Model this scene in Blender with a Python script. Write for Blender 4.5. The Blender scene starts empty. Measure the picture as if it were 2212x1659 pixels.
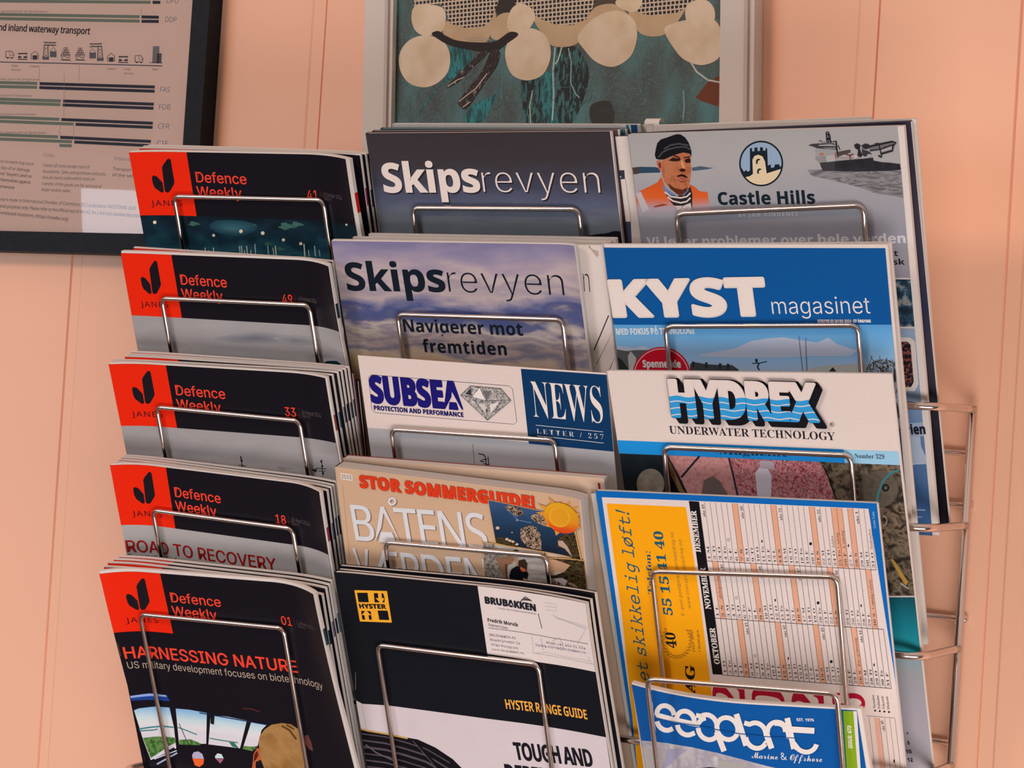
import bpy, bmesh, math, random, os
from mathutils import Vector, Matrix
from mathutils.geometry import tessellate_polygon

random.seed(7)
SC = bpy.context.scene
COL = SC.collection
PW, PH = 2212.0, 1659.0                       # frame the pixel measures were taken in

# ------------------------------------------------------------------ camera
FPX, YAW, PITCH, ROLL, DIST = 4651.3, 0.492853, 0.017585, 0.064210, 1.58622
_f = Vector((-math.sin(YAW)*math.cos(PITCH), math.cos(YAW)*math.cos(PITCH), math.sin(PITCH)))
_r0 = Vector((math.cos(YAW), math.sin(YAW), 0)); _u0 = _r0.cross(_f)
CR = _r0*math.cos(ROLL) + _u0*math.sin(ROLL)
CU = -_r0*math.sin(ROLL) + _u0*math.cos(ROLL)
CF = _f
EYE = -CF*DIST
cam = bpy.data.cameras.new('camera'); camo = bpy.data.objects.new('camera', cam); COL.objects.link(camo)
cam.sensor_width = 36; cam.lens = FPX/PW*36; cam.clip_start = .05
camo.matrix_world = Matrix(((CR.x, CU.x, -CF.x, EYE.x), (CR.y, CU.y, -CF.y, EYE.y), (CR.z, CU.z, -CF.z, EYE.z), (0, 0, 0, 1)))
SC.camera = camo

# ------------------------------------------------------------------ light and exposure
SC.view_settings.view_transform = 'Standard'; SC.view_settings.look = 'None'
SC.view_settings.gamma = 1; SC.view_settings.use_curve_mapping = False
SC.view_settings.exposure = 0.0
SC.render.film_transparent = False
world = bpy.data.worlds.new('room_light'); SC.world = world; world.use_nodes = True
wn = world.node_tree.nodes; wl = world.node_tree.links
wn.clear()
_o = wn.new('ShaderNodeOutputWorld'); _b = wn.new('ShaderNodeBackground')
_tc = wn.new('ShaderNodeTexCoord'); _sx = wn.new('ShaderNodeSeparateXYZ'); _mr = wn.new('ShaderNodeMapRange'); _rp = wn.new('ShaderNodeValToRGB')
wl.new(_tc.outputs['Generated'], _sx.inputs[0]); wl.new(_sx.outputs['Z'], _mr.inputs[0])
_mr.inputs[1].default_value = -1; _mr.inputs[2].default_value = 1
wl.new(_mr.outputs[0], _rp.inputs[0]); wl.new(_rp.outputs[0], _b.inputs[0]); wl.new(_b.outputs[0], _o.inputs[0])
_e = _rp.color_ramp.elements
_e[0].position = 0; _e[0].color = (.04, .028, .023, 1)
_e[1].position = 1; _e[1].color = (.62, .45, .39, 1)
_n = _e.new(.42); _n.color = (.07, .05, .042, 1)
_n = _e.new(.60); _n.color = (.36, .265, .235, 1)
_b.inputs[1].default_value = 1.15

def area(name, loc, target, sx, sy, power, color):
    l = bpy.data.lights.new(name, 'AREA'); l.shape = 'RECTANGLE'; l.size = sx; l.size_y = sy
    l.energy = power; l.color = color
    o = bpy.data.objects.new(name, l); COL.objects.link(o); o.location = loc
    o.rotation_euler = (Vector(target)-Vector(loc)).to_track_quat('-Z', 'Y').to_euler()
    return o
area('ceiling_lamp', (-1.15, -2.5, 1.5), (-.1, 0, -.1), .7, .5, 28, (1, .60, .43))
area('side_fill', (1.15, -1.25, -1.15), (.28, .1, -.70), 1.7, .75, 16.5, (1, .83, .80)).data.spread = math.radians(125)  # added fill, no known fixture: lifts the lower right wall and the covers
area('window_light', (-2.18, -2.75, .06), (-1.5, 0, -.6), 1.16, .86, 23, (.68, .82, 1))
ILL = (.93, .75, .70)                        # what white paper receives, used to read print colours off the photograph

# ------------------------------------------------------------------ pixel <-> place
def ray(x, y):
    return (CF + CR*((x-PW/2)/FPX) - CU*((y-PH/2)/FPX))
def on_plane(x, y, p, n):
    d = ray(x, y); t = (Vector(p)-EYE).dot(n)/d.dot(n)
    return EYE + d*t
def at_y(x, y, Y):
    return on_plane(x, y, (0, Y, 0), Vector((0, 1, 0)))
def proj(P):
    d = P-EYE; z = d.dot(CF)
    return (PW/2+FPX*d.dot(CR)/z, PH/2-FPX*d.dot(CU)/z)
def crop(x0, y0, s):
    return lambda x, y: (x0+x/s, y0+y/s)
WALL_Y = .137

# ------------------------------------------------------------------ materials
def lin(c):
    c /= 255.0
    return c/12.92 if c <= .04045 else ((c+.055)/1.055)**2.4
def rgb(h):
    h = h.lstrip('#'); v = [int(h[i:i+2], 16) for i in (0, 2, 4)]
    return tuple(min(.93, max(.0015, lin(a)/i)) for a, i in zip(v, ILL))+(1,)
_mats = {}
def new_mat(name):
    m = bpy.data.materials.new(name); m.use_nodes = True; nt = m.node_tree
    return m, nt, nt.nodes['Principled BSDF']
def uvnode(nt, sx=1, sy=1):
    tc = nt.nodes.new('ShaderNodeTexCoord'); mp = nt.nodes.new('ShaderNodeMapping'); mp.inputs['Scale'].default_value = (sx, sy, 1)
    nt.links.new(tc.outputs['UV'], mp.inputs[0]); return mp.outputs[0]
def ink(h, rough=.34, spec=.14):
    k = (h, rough)
    if k in _mats: return _mats[k]
    m, nt, b = new_mat('ink_'+h.strip('#'))
    c = rgb(h)
    nz = nt.nodes.new('ShaderNodeTexNoise'); nz.inputs['Scale'].default_value = 90; nz.inputs['Detail'].default_value = 2
    nt.links.new(uvnode(nt), nz.inputs['Vector'])
    r = nt.nodes.new('ShaderNodeValToRGB'); nt.links.new(nz.outputs[0], r.inputs[0])
    r.color_ramp.elements[0].position = .3; r.color_ramp.elements[1].position = .7
    r.color_ramp.elements[0].color = tuple(x*.95 for x in c[:3])+(1,)
    r.color_ramp.elements[1].color = tuple(min(.95, x*1.05) for x in c[:3])+(1,)
    nt.links.new(r.outputs[0], b.inputs['Base Color'])
    b.inputs['Roughness'].default_value = rough; b.inputs['Specular IOR Level'].default_value = spec
    _mats[k] = m; return m
def photo(name, stops, a=0, b=1, axis='v', scale=8, stretch=(1, 1), amp=.3, detail=5, rot=0, dist=0, rough=.38, kind='noise'):
    """printed picture: colours run along one axis of the sheet (metres a..b), shifted by noise"""
    m, nt, bs = new_mat('print_'+name)
    tc = nt.nodes.new('ShaderNodeTexCoord')
    sp = nt.nodes.new('ShaderNodeSeparateXYZ'); nt.links.new(tc.outputs['UV'], sp.inputs[0])
    mr = nt.nodes.new('ShaderNodeMapRange'); mr.clamp = False
    mr.inputs[1].default_value = a*10; mr.inputs[2].default_value = b*10
    nt.links.new(sp.outputs['Y' if axis == 'v' else 'X'], mr.inputs[0])
    mp = nt.nodes.new('ShaderNodeMapping'); mp.inputs['Scale'].default_value = (stretch[0], stretch[1], 1); mp.inputs['Rotation'].default_value = (0, 0, rot)
    mp.inputs['Location'].default_value = (random.random()*20, random.random()*20, 0)
    nt.links.new(tc.outputs['UV'], mp.inputs[0])
    if kind == 'noise':
        nz = nt.nodes.new('ShaderNodeTexNoise'); nz.inputs['Scale'].default_value = scale; nz.inputs['Detail'].default_value = detail
        nz.inputs['Distortion'].default_value = dist; out = nz.outputs[0]
    elif kind == 'voronoi':
        nz = nt.nodes.new('ShaderNodeTexVoronoi'); nz.inputs['Scale'].default_value = scale; out = nz.outputs['Distance']
    else:
        nz = nt.nodes.new('ShaderNodeTexWave'); nz.inputs['Scale'].default_value = scale; nz.inputs['Distortion'].default_value = dist
        nz.inputs['Detail'].default_value = detail; out = nz.outputs[0]
    nt.links.new(mp.outputs[0], nz.inputs['Vector'])
    ma = nt.nodes.new('ShaderNodeMath'); ma.operation = 'MULTIPLY_ADD'; ma.inputs[1].default_value = amp
    nt.links.new(out, ma.inputs[0])
    sb = nt.nodes.new('ShaderNodeMath'); sb.operation = 'SUBTRACT'; sb.inputs[1].default_value = amp*.5
    if axis == 'none': ma.inputs[2].default_value = .5
    else: nt.links.new(mr.outputs[0], ma.inputs[2])
    nt.links.new(ma.outputs[0], sb.inputs[0])
    rp = nt.nodes.new('ShaderNodeValToRGB'); nt.links.new(sb.outputs[0], rp.inputs[0])
    el = rp.color_ramp.elements
    while len(el) > 1: el.remove(el[-1])
    el[0].position = stops[0][0]; el[0].color = rgb(stops[0][1])
    for p, h in stops[1:]:
        e = el.new(p); e.color = rgb(h)
    nt.links.new(rp.outputs[0], bs.inputs['Base Color'])
    bs.inputs['Roughness'].default_value = rough; bs.inputs['Specular IOR Level'].default_value = .16
    return m

def metal_mat():
    m, nt, b = new_mat('chrome_wire')
    tc = nt.nodes.new('ShaderNodeTexCoord'); nz = nt.nodes.new('ShaderNodeTexNoise'); nz.inputs['Scale'].default_value = 60
    nt.links.new(tc.outputs['Object'], nz.inputs['Vector'])
    mr = nt.nodes.new('ShaderNodeMapRange'); mr.inputs[3].default_value = .10; mr.inputs[4].default_value = .24
    nt.links.new(nz.outputs[0], mr.inputs[0]); nt.links.new(mr.outputs[0], b.inputs['Roughness'])
    b.inputs['Metallic'].default_value = 1; b.inputs['Base Color'].default_value = (.72, .66, .62, 1)
    return m
def page_mat(name, base='e0cdc4', dark='a9958c', bands=()):
    """stacked paper edges: fine lines across the thickness; bands = (v0, v1, colour) print bleeding to the cut edge"""
    m, nt, b = new_mat('pages_'+name)
    tc = nt.nodes.new('ShaderNodeTexCoord'); sp = nt.nodes.new('ShaderNodeSeparateXYZ'); nt.links.new(tc.outputs['UV'], sp.inputs[0])
    w = nt.nodes.new('ShaderNodeTexNoise'); w.noise_dimensions = '1D'; w.inputs['Scale'].default_value = 26; w.inputs['Detail'].default_value = 3
    nt.links.new(sp.outputs['X'], w.inputs['W'])
    r = nt.nodes.new('ShaderNodeValToRGB'); nt.links.new(w.outputs[0], r.inputs[0])
    r.color_ramp.elements[0].position = .36; r.color_ramp.elements[0].color = rgb(dark)
    r.color_ramp.elements[1].position = .55; r.color_ramp.elements[1].color = rgb(base)
    col = r.outputs[0]
    for v0, v1, h in bands:
        g = nt.nodes.new('ShaderNodeMath'); g.operation = 'GREATER_THAN'; g.inputs[1].default_value = v0*10
        l = nt.nodes.new('ShaderNodeMath'); l.operation = 'LESS_THAN'; l.inputs[1].default_value = v1*10
        mu = nt.nodes.new('ShaderNodeMath'); mu.operation = 'MULTIPLY'
        nt.links.new(sp.outputs['Y'], g.inputs[0]); nt.links.new(sp.outputs['Y'], l.inputs[0])
        nt.links.new(g.outputs[0], mu.inputs[0]); nt.links.new(l.outputs[0], mu.inputs[1])
        mx = nt.nodes.new('ShaderNodeMix'); mx.data_type = 'RGBA'
        nt.links.new(mu.outputs[0], mx.inputs[0]); nt.links.new(col, mx.inputs[6]); mx.inputs[7].default_value = rgb(h)
        col = mx.outputs[2]
    nt.links.new(col, b.inputs['Base Color']); b.inputs['Roughness'].default_value = .7; b.inputs['Specular IOR Level'].default_value = .2
    return m
CHROME = metal_mat()

# ------------------------------------------------------------------ objects
def tag(o, label=None, cat=None, group=None, kind=None):
    if label: o['label'] = label
    if cat: o['category'] = cat
    if group: o['group'] = group
    if kind: o['kind'] = kind
    return o
def empty(name, loc):
    o = bpy.data.objects.new(name, None); COL.objects.link(o); o.location = loc; o.empty_display_size = .02
    return o
def put(name, me, parent=None):
    o = bpy.data.objects.new(name, me); COL.objects.link(o)
    if parent is not None:
        o.parent = parent; o.matrix_parent_inverse = Matrix.Translation(-parent.location)
    return o

class MB:
    """collects faces with materials and sheet coordinates, links as one mesh object"""
    def __init__(s): s.v = []; s.f = []; s.m = []; s.uv = []; s.mats = []
    def slot(s, m):
        if m not in s.mats: s.mats.append(m)
        return s.mats.index(m)
    def add(s, vs, fs, mat, uvs=None):
        b = len(s.v); k = s.slot(mat)
        s.v += [tuple(p) for p in vs]; s.uv += (uvs if uvs else [(p[0]*10, p[2]*10) for p in vs])
        for f in fs: s.f.append([i+b for i in f]); s.m.append(k)
    def box(s, lo, hi, mat):
        x0, y0, z0 = lo; x1, y1, z1 = hi
        vs = [(x, y, z) for x in (x0, x1) for y in (y0, y1) for z in (z0, z1)]
        s.add(vs, [(0, 1, 3, 2), (4, 6, 7, 5), (0, 4, 5, 1), (2, 3, 7, 6), (0, 2, 6, 4), (1, 5, 7, 3)], mat)
    def tube(s, pts, r, mat, n=12, closed=False):
        pts = [Vector(p) for p in pts]; N = len(pts); vs = []; fs = []; uvs = []
        T = [(pts[min(i+1, N-1)]-pts[max(i-1, 0)]).normalized() for i in range(N)]
        a = Vector((0, 0, 1)) if abs(T[0].z) < .9 else Vector((1, 0, 0))
        nrm = (a-T[0]*a.dot(T[0])).normalized()
        for i in range(N):
            nrm = (nrm-T[i]*nrm.dot(T[i])).normalized(); bn = T[i].cross(nrm)
            for k in range(n):
                t = 2*math.pi*k/n; vs.append(pts[i]+nrm*(r*math.cos(t))+bn*(r*math.sin(t))); uvs.append((k/n, i))
        for i in range(N-1):
            for k in range(n): fs.append((i*n+k, i*n+(k+1) % n, (i+1)*n+(k+1) % n, (i+1)*n+k))
        fs.append(tuple(range(n))[::-1]); fs.append(tuple((N-1)*n+k for k in range(n)))
        s.add(vs, fs, mat, uvs)
    def mesh(s, name, smooth=False):
        me = bpy.data.meshes.new(name); me.from_pydata(s.v, [], s.f)
        for m in s.mats: me.materials.append(m)
        me.polygons.foreach_set('material_index', s.m)
        ul = me.uv_layers.new(name='UVMap'); idx = [0]*len(me.loops); me.loops.foreach_get('vertex_index', idx)
        ul.data.foreach_set('uv', [c for i in idx for c in s.uv[i]])
        if smooth: me.polygons.foreach_set('use_smooth', [True]*len(me.polygons))
        me.update(); return me
    def build(s, name, parent=None, smooth=False):
        return put(name, s.mesh(name, smooth), parent)
def fillet(pts, r, n=7):
    """round the inner corners of a polyline"""
    pts = [Vector(p) for p in pts]; out = [pts[0]]
    for a, b, c in zip(pts, pts[1:], pts[2:]):
        d1 = (a-b); d2 = (c-b); rr = min(r, d1.length*.49, d2.length*.49)
        p1 = b+d1.normalized()*rr; p2 = b+d2.normalized()*rr
        for k in range(n+1):
            t = k/n; out.append(p1*(1-t)**2+b*2*t*(1-t)+p2*t*t)
    out.append(pts[-1]); return out

# ------------------------------------------------------------------ lettering
def _font(fn):
    p = os.path.join(bpy.utils.system_resource('DATAFILES', path='fonts'), fn)
    try: return bpy.data.fonts.load(p)
    except Exception: return None
F_SANS = _font('Inter.woff2'); F_MATH = _font('NotoSansMath-Regular.woff2')
def _shift(s, A, a, d):
    o = ''
    for c in s:
        if 'A' <= c <= 'Z': o += chr(A+ord(c)-65)
        elif 'a' <= c <= 'z': o += 'ℎ' if (a == 0x1D44E and c == 'h') else chr(a+ord(c)-97)
        elif '0' <= c <= '9' and d: o += chr(d+ord(c)-48)
        else: o += c
    return o if F_MATH else s
STYLE = {'sans': lambda s: (s, F_SANS), 'noto': lambda s: (s, F_MATH),
         'bold': lambda s: (_shift(s, 0x1D5D4, 0x1D5EE, 0x1D7EC), F_MATH),
         'serif': lambda s: (_shift(s, 0x1D400, 0x1D41A, 0x1D7CE), F_MATH),
         'italic': lambda s: (_shift(s, 0x1D434, 0x1D44E, 0), F_MATH),
         'script': lambda s: (_shift(s, 0x1D4D0, 0x1D4EA, 0), F_MATH),
         'mono': lambda s: (_shift(s, 0x1D670, 0x1D68A, 0x1D7F6), F_MATH)}
_glyph = {}
NORD = {'å': 'a', 'Å': 'A', 'ø': 'o', 'Ø': 'O'}
def letters(s, style, off, space, res):
    k = (s, style, off, space, res)
    if k in _glyph: return _glyph[k]
    if style != 'sans' and any(c in NORD for c in s):          # ring and slash drawn onto the plain letter
        b = ''.join(NORD.get(c, c) for c in s); vs, fs = letters(b, style, off, space, res); vs, fs = list(vs), list(fs)
        for i, c in enumerate(s):
            if c not in NORD: continue
            L = max([p[0] for p in letters(b[:i], style, off, space, res)[0]] or [0]); R = max(p[0] for p in letters(b[:i+1], style, off, space, res)[0])
            H = max(p[1] for p in letters(b[i], style, off, space, res)[0]); n = len(vs); mx = (L+R)/2+.02
            if c in 'åÅ':
                for j in range(14):
                    a = 2*math.pi*j/14; vs += [(mx+.075*math.cos(a), H+.11+.075*math.sin(a)), (mx+.04*math.cos(a), H+.11+.04*math.sin(a))]
                fs += [(n+2*j, n+(2*j+2) % 28, n+(2*j+3) % 28, n+2*j+1) for j in range(14)]
            else:
                vs += [(L+.03, -.05), (L+.09, -.05), (R+.01, H+.05), (R-.05, H+.05)]; fs.append((n, n+1, n+2, n+3))
        _glyph[k] = (vs, fs); return vs, fs
    body, font = STYLE[style](s)
    c = bpy.data.curves.new('lettering', 'FONT'); c.body = body; c.size = 1; c.resolution_u = res; c.offset = off; c.space_character = space
    if font: c.font = font
    o = bpy.data.objects.new('lettering', c); COL.objects.link(o)
    dg = bpy.context.evaluated_depsgraph_get(); dg.update()
    me = bpy.data.meshes.new_from_object(o.evaluated_get(dg))
    vs = [(v.co.x, v.co.y) for v in me.vertices]; fs = [tuple(p.vertices) for p in me.polygons]
    bpy.data.objects.remove(o); bpy.data.curves.remove(c); bpy.data.meshes.remove(me)
    _glyph[k] = (vs, fs); return vs, fs
_cap = {}
def capheight(style):
    if style not in _cap: _cap[style] = max(v[1] for v in letters('H', style, 0, 1, 2)[0])
    return _cap[style]

# ------------------------------------------------------------------ printed sheets
def strips(poly, ax, st):
    """cut a convex polygon into bands of width st along one axis"""
    lo = min(p[ax] for p in poly); hi = max(p[ax] for p in poly); out = []
    def half(pl, c, sgn):
        res = []
        for a, b in zip(pl, pl[1:]+pl[:1]):
            da, db = (a[ax]-c)*sgn, (b[ax]-c)*sgn
            if da >= 0: res.append(a)
            if da*db < 0:
                t = da/(da-db); res.append((a[0]+(b[0]-a[0])*t, a[1]+(b[1]-a[1])*t))
        return res
    for k in range(math.floor(lo/st), math.floor(hi/st)+1):
        q = half(half(list(poly), k*st, 1), (k+1)*st, -1)
        if len(q) > 2: out.append(q)
    return out
class Sheet:
    """a (possibly curled) sheet: u to the right, v downwards in metres, h out of its face; remembers its print"""
    def __init__(s, O, ex, ed, W, H, g=None, step=.006):
        s.O, s.ex, s.ed, s.W, s.H, s.g, s.step = Vector(O), Vector(ex).normalized(), Vector(ed).normalized(), W, H, g, step
        s.n = -(s.ex.cross(s.ed)); s.mb = MB(); s.layer = 0; s.marks = []
    def G(s, u, v): return s.g(u, v) if s.g else 0.0
    def P(s, u, v, h=0): return s.O+s.ex*u+s.ed*v+s.n*(s.G(u, v)+h)
    def uv(s, x, y):
        g = 0.0
        for _ in range(8 if s.g else 1):
            p = on_plane(x, y, s.O+s.n*g, s.n)-s.O
            u, v = p.dot(s.ex), p.dot(s.ed)
            g2 = s.G(min(max(u, -.005), s.W+.005), v); g = g*.4+g2*.6 if _ else g2
        return (u, v)
    def V(s, y, x=None):
        x = proj(s.P(s.W/2, s.H*.3))[0] if x is None else x
        return s.uv(x, y)[1]
    def next(s):
        s.layer += 1; return s.layer
    def _put(s, vs2, fs, mat, tok):
        if not vs2: return
        if tok is None: tok = s.next()
        # print lies on print: one step of ink above whatever it overlaps
        x0 = min(p[0] for p in vs2); x1 = max(p[0] for p in vs2); y0 = min(p[1] for p in vs2); y1 = max(p[1] for p in vs2)
        lv = 1
        for (a0, a1, b0, b1, l, t) in s.marks:
            if l >= lv and t != tok and a0 < x1 and a1 > x0 and b0 < y1 and b1 > y0: lv = l+1
        s.marks.append((x0, x1, y0, y1, lv, tok)); h = lv*(.00003 if not s.g else .00007)
        if s.g and len(vs2):
            us = [p[0] for p in vs2]
            if max(us)-min(us) > s.step*.9:
                nv = []; nf = []
                for f in fs:
                    for q in strips([vs2[i] for i in f], 0, s.step):
                        for r in strips(q, 1, s.step*2):
                            nf.append(tuple(range(len(nv), len(nv)+len(r)))); nv += r
                vs2, fs = nv, nf
        s.mb.add([s.P(u, v, h) for u, v in vs2], fs, mat, [(u*10, v*10) for u, v in vs2])
    def lift(s, layer):
        return s.next() if layer is None else layer
    def poly_uv(s, pts, mat, layer=None, holes=()):
        loops = [[Vector((u, v, 0)) for u, v in pts]]+[[Vector((u, v, 0)) for u, v in h] for h in holes]
        flat = [(p.x, p.y) for l in loops for p in l]
        s._put(flat, [tuple(t) for t in tessellate_polygon(loops)], mat, s.lift(layer))
    def clip(s, p):
        return (min(max(p[0], 0), s.W), min(max(p[1], 0), s.H))
    def poly(s, pts, mat, layer=None, holes=(), fit=True):
        f = s.clip if fit else (lambda p: p)
        if isinstance(mat, str): mat = ink(mat)
        s.poly_uv([f(s.uv(*p)) for p in pts], mat, layer, [[f(s.uv(*p)) for p in h] for h in holes])
    def ellipse(s, c, rx, ry, mat, layer=None, inner=0, n=40, a0=0, a1=360):
        full = a1-a0 >= 360
        o = [(c[0]+rx*math.cos(math.radians(a0+(a1-a0)*k/n)), c[1]+ry*math.sin(math.radians(a0+(a1-a0)*k/n))) for k in range(n+(0 if full else 1))]
        if inner:
            i = [(c[0]+(p[0]-c[0])*inner, c[1]+(p[1]-c[1])*inner) for p in o]
            if full: s.poly(o, mat, layer, holes=[i])
            else: s.poly(o+i[::-1], mat, layer)
        else: s.poly(o, mat, layer)
    def soft(s, c, rx, ry, h0, h1, n=6, tilt=0, seed=1):
        """printed patch whose tone runs from h0 at its rim to h1 in its middle"""
        a = [int(h0[i:i+2], 16) for i in (0, 2, 4)]; b = [int(h1[i:i+2], 16) for i in (0, 2, 4)]; rd = random.Random(seed); w = [rd.uniform(.75, 1.2) for _ in range(9)]
        for k in range(n):
            q = 1-k/n; t = (k+1)/n; col = '%02x%02x%02x' % tuple(int(x+(y-x)*t) for x, y in zip(a, b)); pts = []
            for j in range(36):
                an = j*math.pi/18; f = j/4; wob = w[int(f) % 9]*(1-f % 1)+w[(int(f)+1) % 9]*(f % 1)
                x = rx*q*wob*math.cos(an); y = ry*q*wob*math.sin(an); pts.append((c[0]+x, c[1]+y+x*tilt))
            s.poly(pts, col)
    def line(s, pts, w, mat, layer=None):
        """stroke of pixel width w along pixel points"""
        if isinstance(mat, str): mat = ink(mat)
        L = []; R = []; N = len(pts)
        for i, p in enumerate(pts):
            a = pts[max(i-1, 0)]; b = pts[min(i+1, N-1)]; dx, dy = b[0]-a[0], b[1]-a[1]; d = math.hypot(dx, dy) or 1
            nx, ny = -dy/d*w/2, dx/d*w/2; L.append((p[0]+nx, p[1]+ny)); R.append((p[0]-nx, p[1]-ny))
        q = [s.clip(s.uv(*p)) for p in L+R[::-1]]; n2 = len(q); h = s.lift(layer)
        s._put(q, [(i, i+1, n2-2-i, n2-1-i) for i in range(N-1)], mat, h)
    def text(s, body, BL, BR, cap, mat, style='sans', off=0.0, space=1.0, layer=None, shear=0.0, res=4, dxy=(0, 0), fat=0):
        """lettering whose ink spans from BL to BR along the baseline (pixels); cap = capital height in pixels"""
        if isinstance(mat, str): mat = ink(mat)
        if fat:                                                   # heavier weight: the same letters printed again a hair aside
            for fx, fy in [(math.cos(2*math.pi*j/N), math.sin(2*math.pi*j/N)) for N in ((12,) if fat > .8 else (4,)) for j in range(N)]:
                s.text(body, BL, BR, cap, mat, style, off, space, None, shear, res, (dxy[0]+fx*fat, dxy[1]+fy*fat))
        vs, fs = letters(body, style, off, space, res)
        if not vs: return
        x0 = min(p[0] for p in vs); x1 = max(p[0] for p in vs); ch = capheight(style)
        A = Vector(s.uv(BL[0]+dxy[0], BL[1]+dxy[1])); B = Vector(s.uv(BR[0]+dxy[0], BR[1]+dxy[1])); e = B-A
        up = Vector((e.y, -e.x)).normalized()
        p0 = proj(s.P(A.x, A.y)); p1 = proj(s.P(A.x+up.x*.004, A.y+up.y*.004))
        k = cap*.004/math.hypot(p1[0]-p0[0], p1[1]-p0[1])
        q = []
        for x, y in vs:
            yy = y/ch; t = (x-x0)/(x1-x0)
            c = A+e*t+up*(yy*k)+e.normalized()*(shear*yy*k)
            q.append((c.x, c.y))
        s._put(q, fs, mat, s.lift(layer))
# ------------------------------------------------------------------ the wall, the rack
def build_wall():
    mw, nt, b = new_mat('painted_panel')
    tc = nt.nodes.new('ShaderNodeTexCoord'); nz = nt.nodes.new('ShaderNodeTexNoise'); nz.inputs['Scale'].default_value = 9; nz.inputs['Detail'].default_value = 3
    nt.links.new(tc.outputs['Object'], nz.inputs['Vector'])
    r = nt.nodes.new('ShaderNodeValToRGB'); nt.links.new(nz.outputs[0], r.inputs[0])
    r.color_ramp.elements[0].color = WALLC0; r.color_ramp.elements[1].color = WALLC1
    nt.links.new(r.outputs[0], b.inputs['Base Color']); b.inputs['Roughness'].default_value = .42; b.inputs['Specular IOR Level'].default_value = .3
    n2 = nt.nodes.new('ShaderNodeTexNoise'); n2.inputs['Scale'].default_value = 420; nt.links.new(tc.outputs['Object'], n2.inputs['Vector'])
    bp = nt.nodes.new('ShaderNodeBump'); bp.inputs['Strength'].default_value = .06; bp.inputs['Distance'].default_value = .002
    nt.links.new(n2.outputs[0], bp.inputs['Height']); nt.links.new(bp.outputs[0], b.inputs['Normal'])
    gx = lambda x, y: at_y(x, y, WALL_Y).x
    pairs = [(gx(158, 531), gx(179, 560)), (gx(706, 0), gx(676, 0)), (gx(1901, 0), gx(1856, 0)), (gx(2183, 422), gx(2222, 422))]
    pitch = .36
    pairs += [(pairs[0][0]-pitch*k, pairs[0][1]-pitch*k) for k in (1, 2, 3, 4)]+[(pairs[3][0]+pitch*k, pairs[3][1]+pitch*k) for k in (1, 2, 3)]
    pairs.sort()
    pr = [(-2.2, 0)]
    for m, f in pairs:
        if f > m: pr += [(m-.0011, 0), (m-.0003, .0022), (m+.0004, .0022), (m+.0009, .0007), (f-.0018, .0007), (f, 0)]
        else: pr += [(f, 0), (f+.0018, .0007), (m-.0009, .0007), (m-.0004, .0022), (m+.0003, .0022), (m+.0011, 0)]
    pr += [(2.0, 0)]
    mb = MB(); vs = []; fs = []
    for x, d in pr: vs += [(x, WALL_Y+d, -1.55), (x, WALL_Y+d, 1.35)]
    for i in range(len(pr)-1): fs.append((2*i, 2*i+2, 2*i+3, 2*i+1))
    mb.add(vs, fs, mw)
    mb.box((-2.2, WALL_Y+.004, -1.55), (2.0, WALL_Y+.08, 1.35), mw)
    o = mb.build('wall_back'); tag(o, 'peach painted wall of vertical grooved panels', 'wall', kind='structure')
    mf, nt, b = new_mat('floor_lino')
    tc = nt.nodes.new('ShaderNodeTexCoord'); nz = nt.nodes.new('ShaderNodeTexNoise'); nz.inputs['Scale'].default_value = 30
    nt.links.new(tc.outputs['Object'], nz.inputs['Vector'])
    r = nt.nodes.new('ShaderNodeValToRGB'); nt.links.new(nz.outputs[0], r.inputs[0])
    r.color_ramp.elements[0].color = (.10, .075, .06, 1); r.color_ramp.elements[1].color = (.14, .11, .09, 1)
    nt.links.new(r.outputs[0], b.inputs['Base Color']); b.inputs['Roughness'].default_value = .6
    mb = MB(); mb.box((-2.2, -4.2, -1.60), (2.0, WALL_Y, -1.55), mf)
    tag(mb.build('floor'), 'brown floor below the rack', 'floor', kind='structure')

HOOP_Z = [.0022, -.0815, -.1697, -.2535, -.3365]
HOOP_Y = .0436
UP_Y = .1275
XR, XL = .3090, -.3690
def build_rack():
    root = empty('magazine_rack', (0, UP_Y, -.70))
    tag(root, 'chrome wire magazine rack hung on the peach wall with three columns of pockets', 'rack')
    for x in (XR, XL):
        mb = MB(); mb.tube([(x, UP_Y, -.70), (x, UP_Y, HOOP_Z[0]+.003)], .0032, CHROME, 16)
        up = mb.build('upright', root, True)
    zs = HOOP_Z+[-.42, -.503]
    for z in zs:
        mb = MB()
        mb.tube(fillet([(XL-.001, UP_Y-.003, z), (XL-.001, UP_Y-.03, z), (XL+.001, HOOP_Y, z-.001), (XR-.001, HOOP_Y, z-.001), (XR+.001, UP_Y-.03, z), (XR+.001, UP_Y-.003, z)], .016, 9), .0029, CHROME, 14)
        mb.build('hoop', root, True)
    for (x, y, kn) in ((2105, 980, 0), (2093, 1092, 1), (2082, 1337, 1), (2052, 1604, 0)):
        p = at_y(x, y, .1335); mb = MB(); mb.tube([(XL-.006, .1335, p.z), (p.x-.001, .1335, p.z)], .0021, CHROME, 12)
        ra = mb.build('back_rail', root, True)
        if kn:
            for xx in (p.x, XL-.007):
                bm = bmesh.new(); bmesh.ops.create_uvsphere(bm, u_segments=14, v_segments=10, radius=.0034)
                bmesh.ops.translate(bm, verts=bm.verts, vec=(xx, .1332, p.z)); me = bpy.data.meshes.new('end_knob'); bm.to_mesh(me); bm.free()
                me.materials.append(CHROME); me.polygons.foreach_set('use_smooth', [True]*len(me.polygons))
                k = bpy.data.objects.new('end_knob', me); COL.objects.link(k); k.parent = ra
    return root
POCKETS = []                                    # (front magazine, left corner, right corner) in pixels
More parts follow.
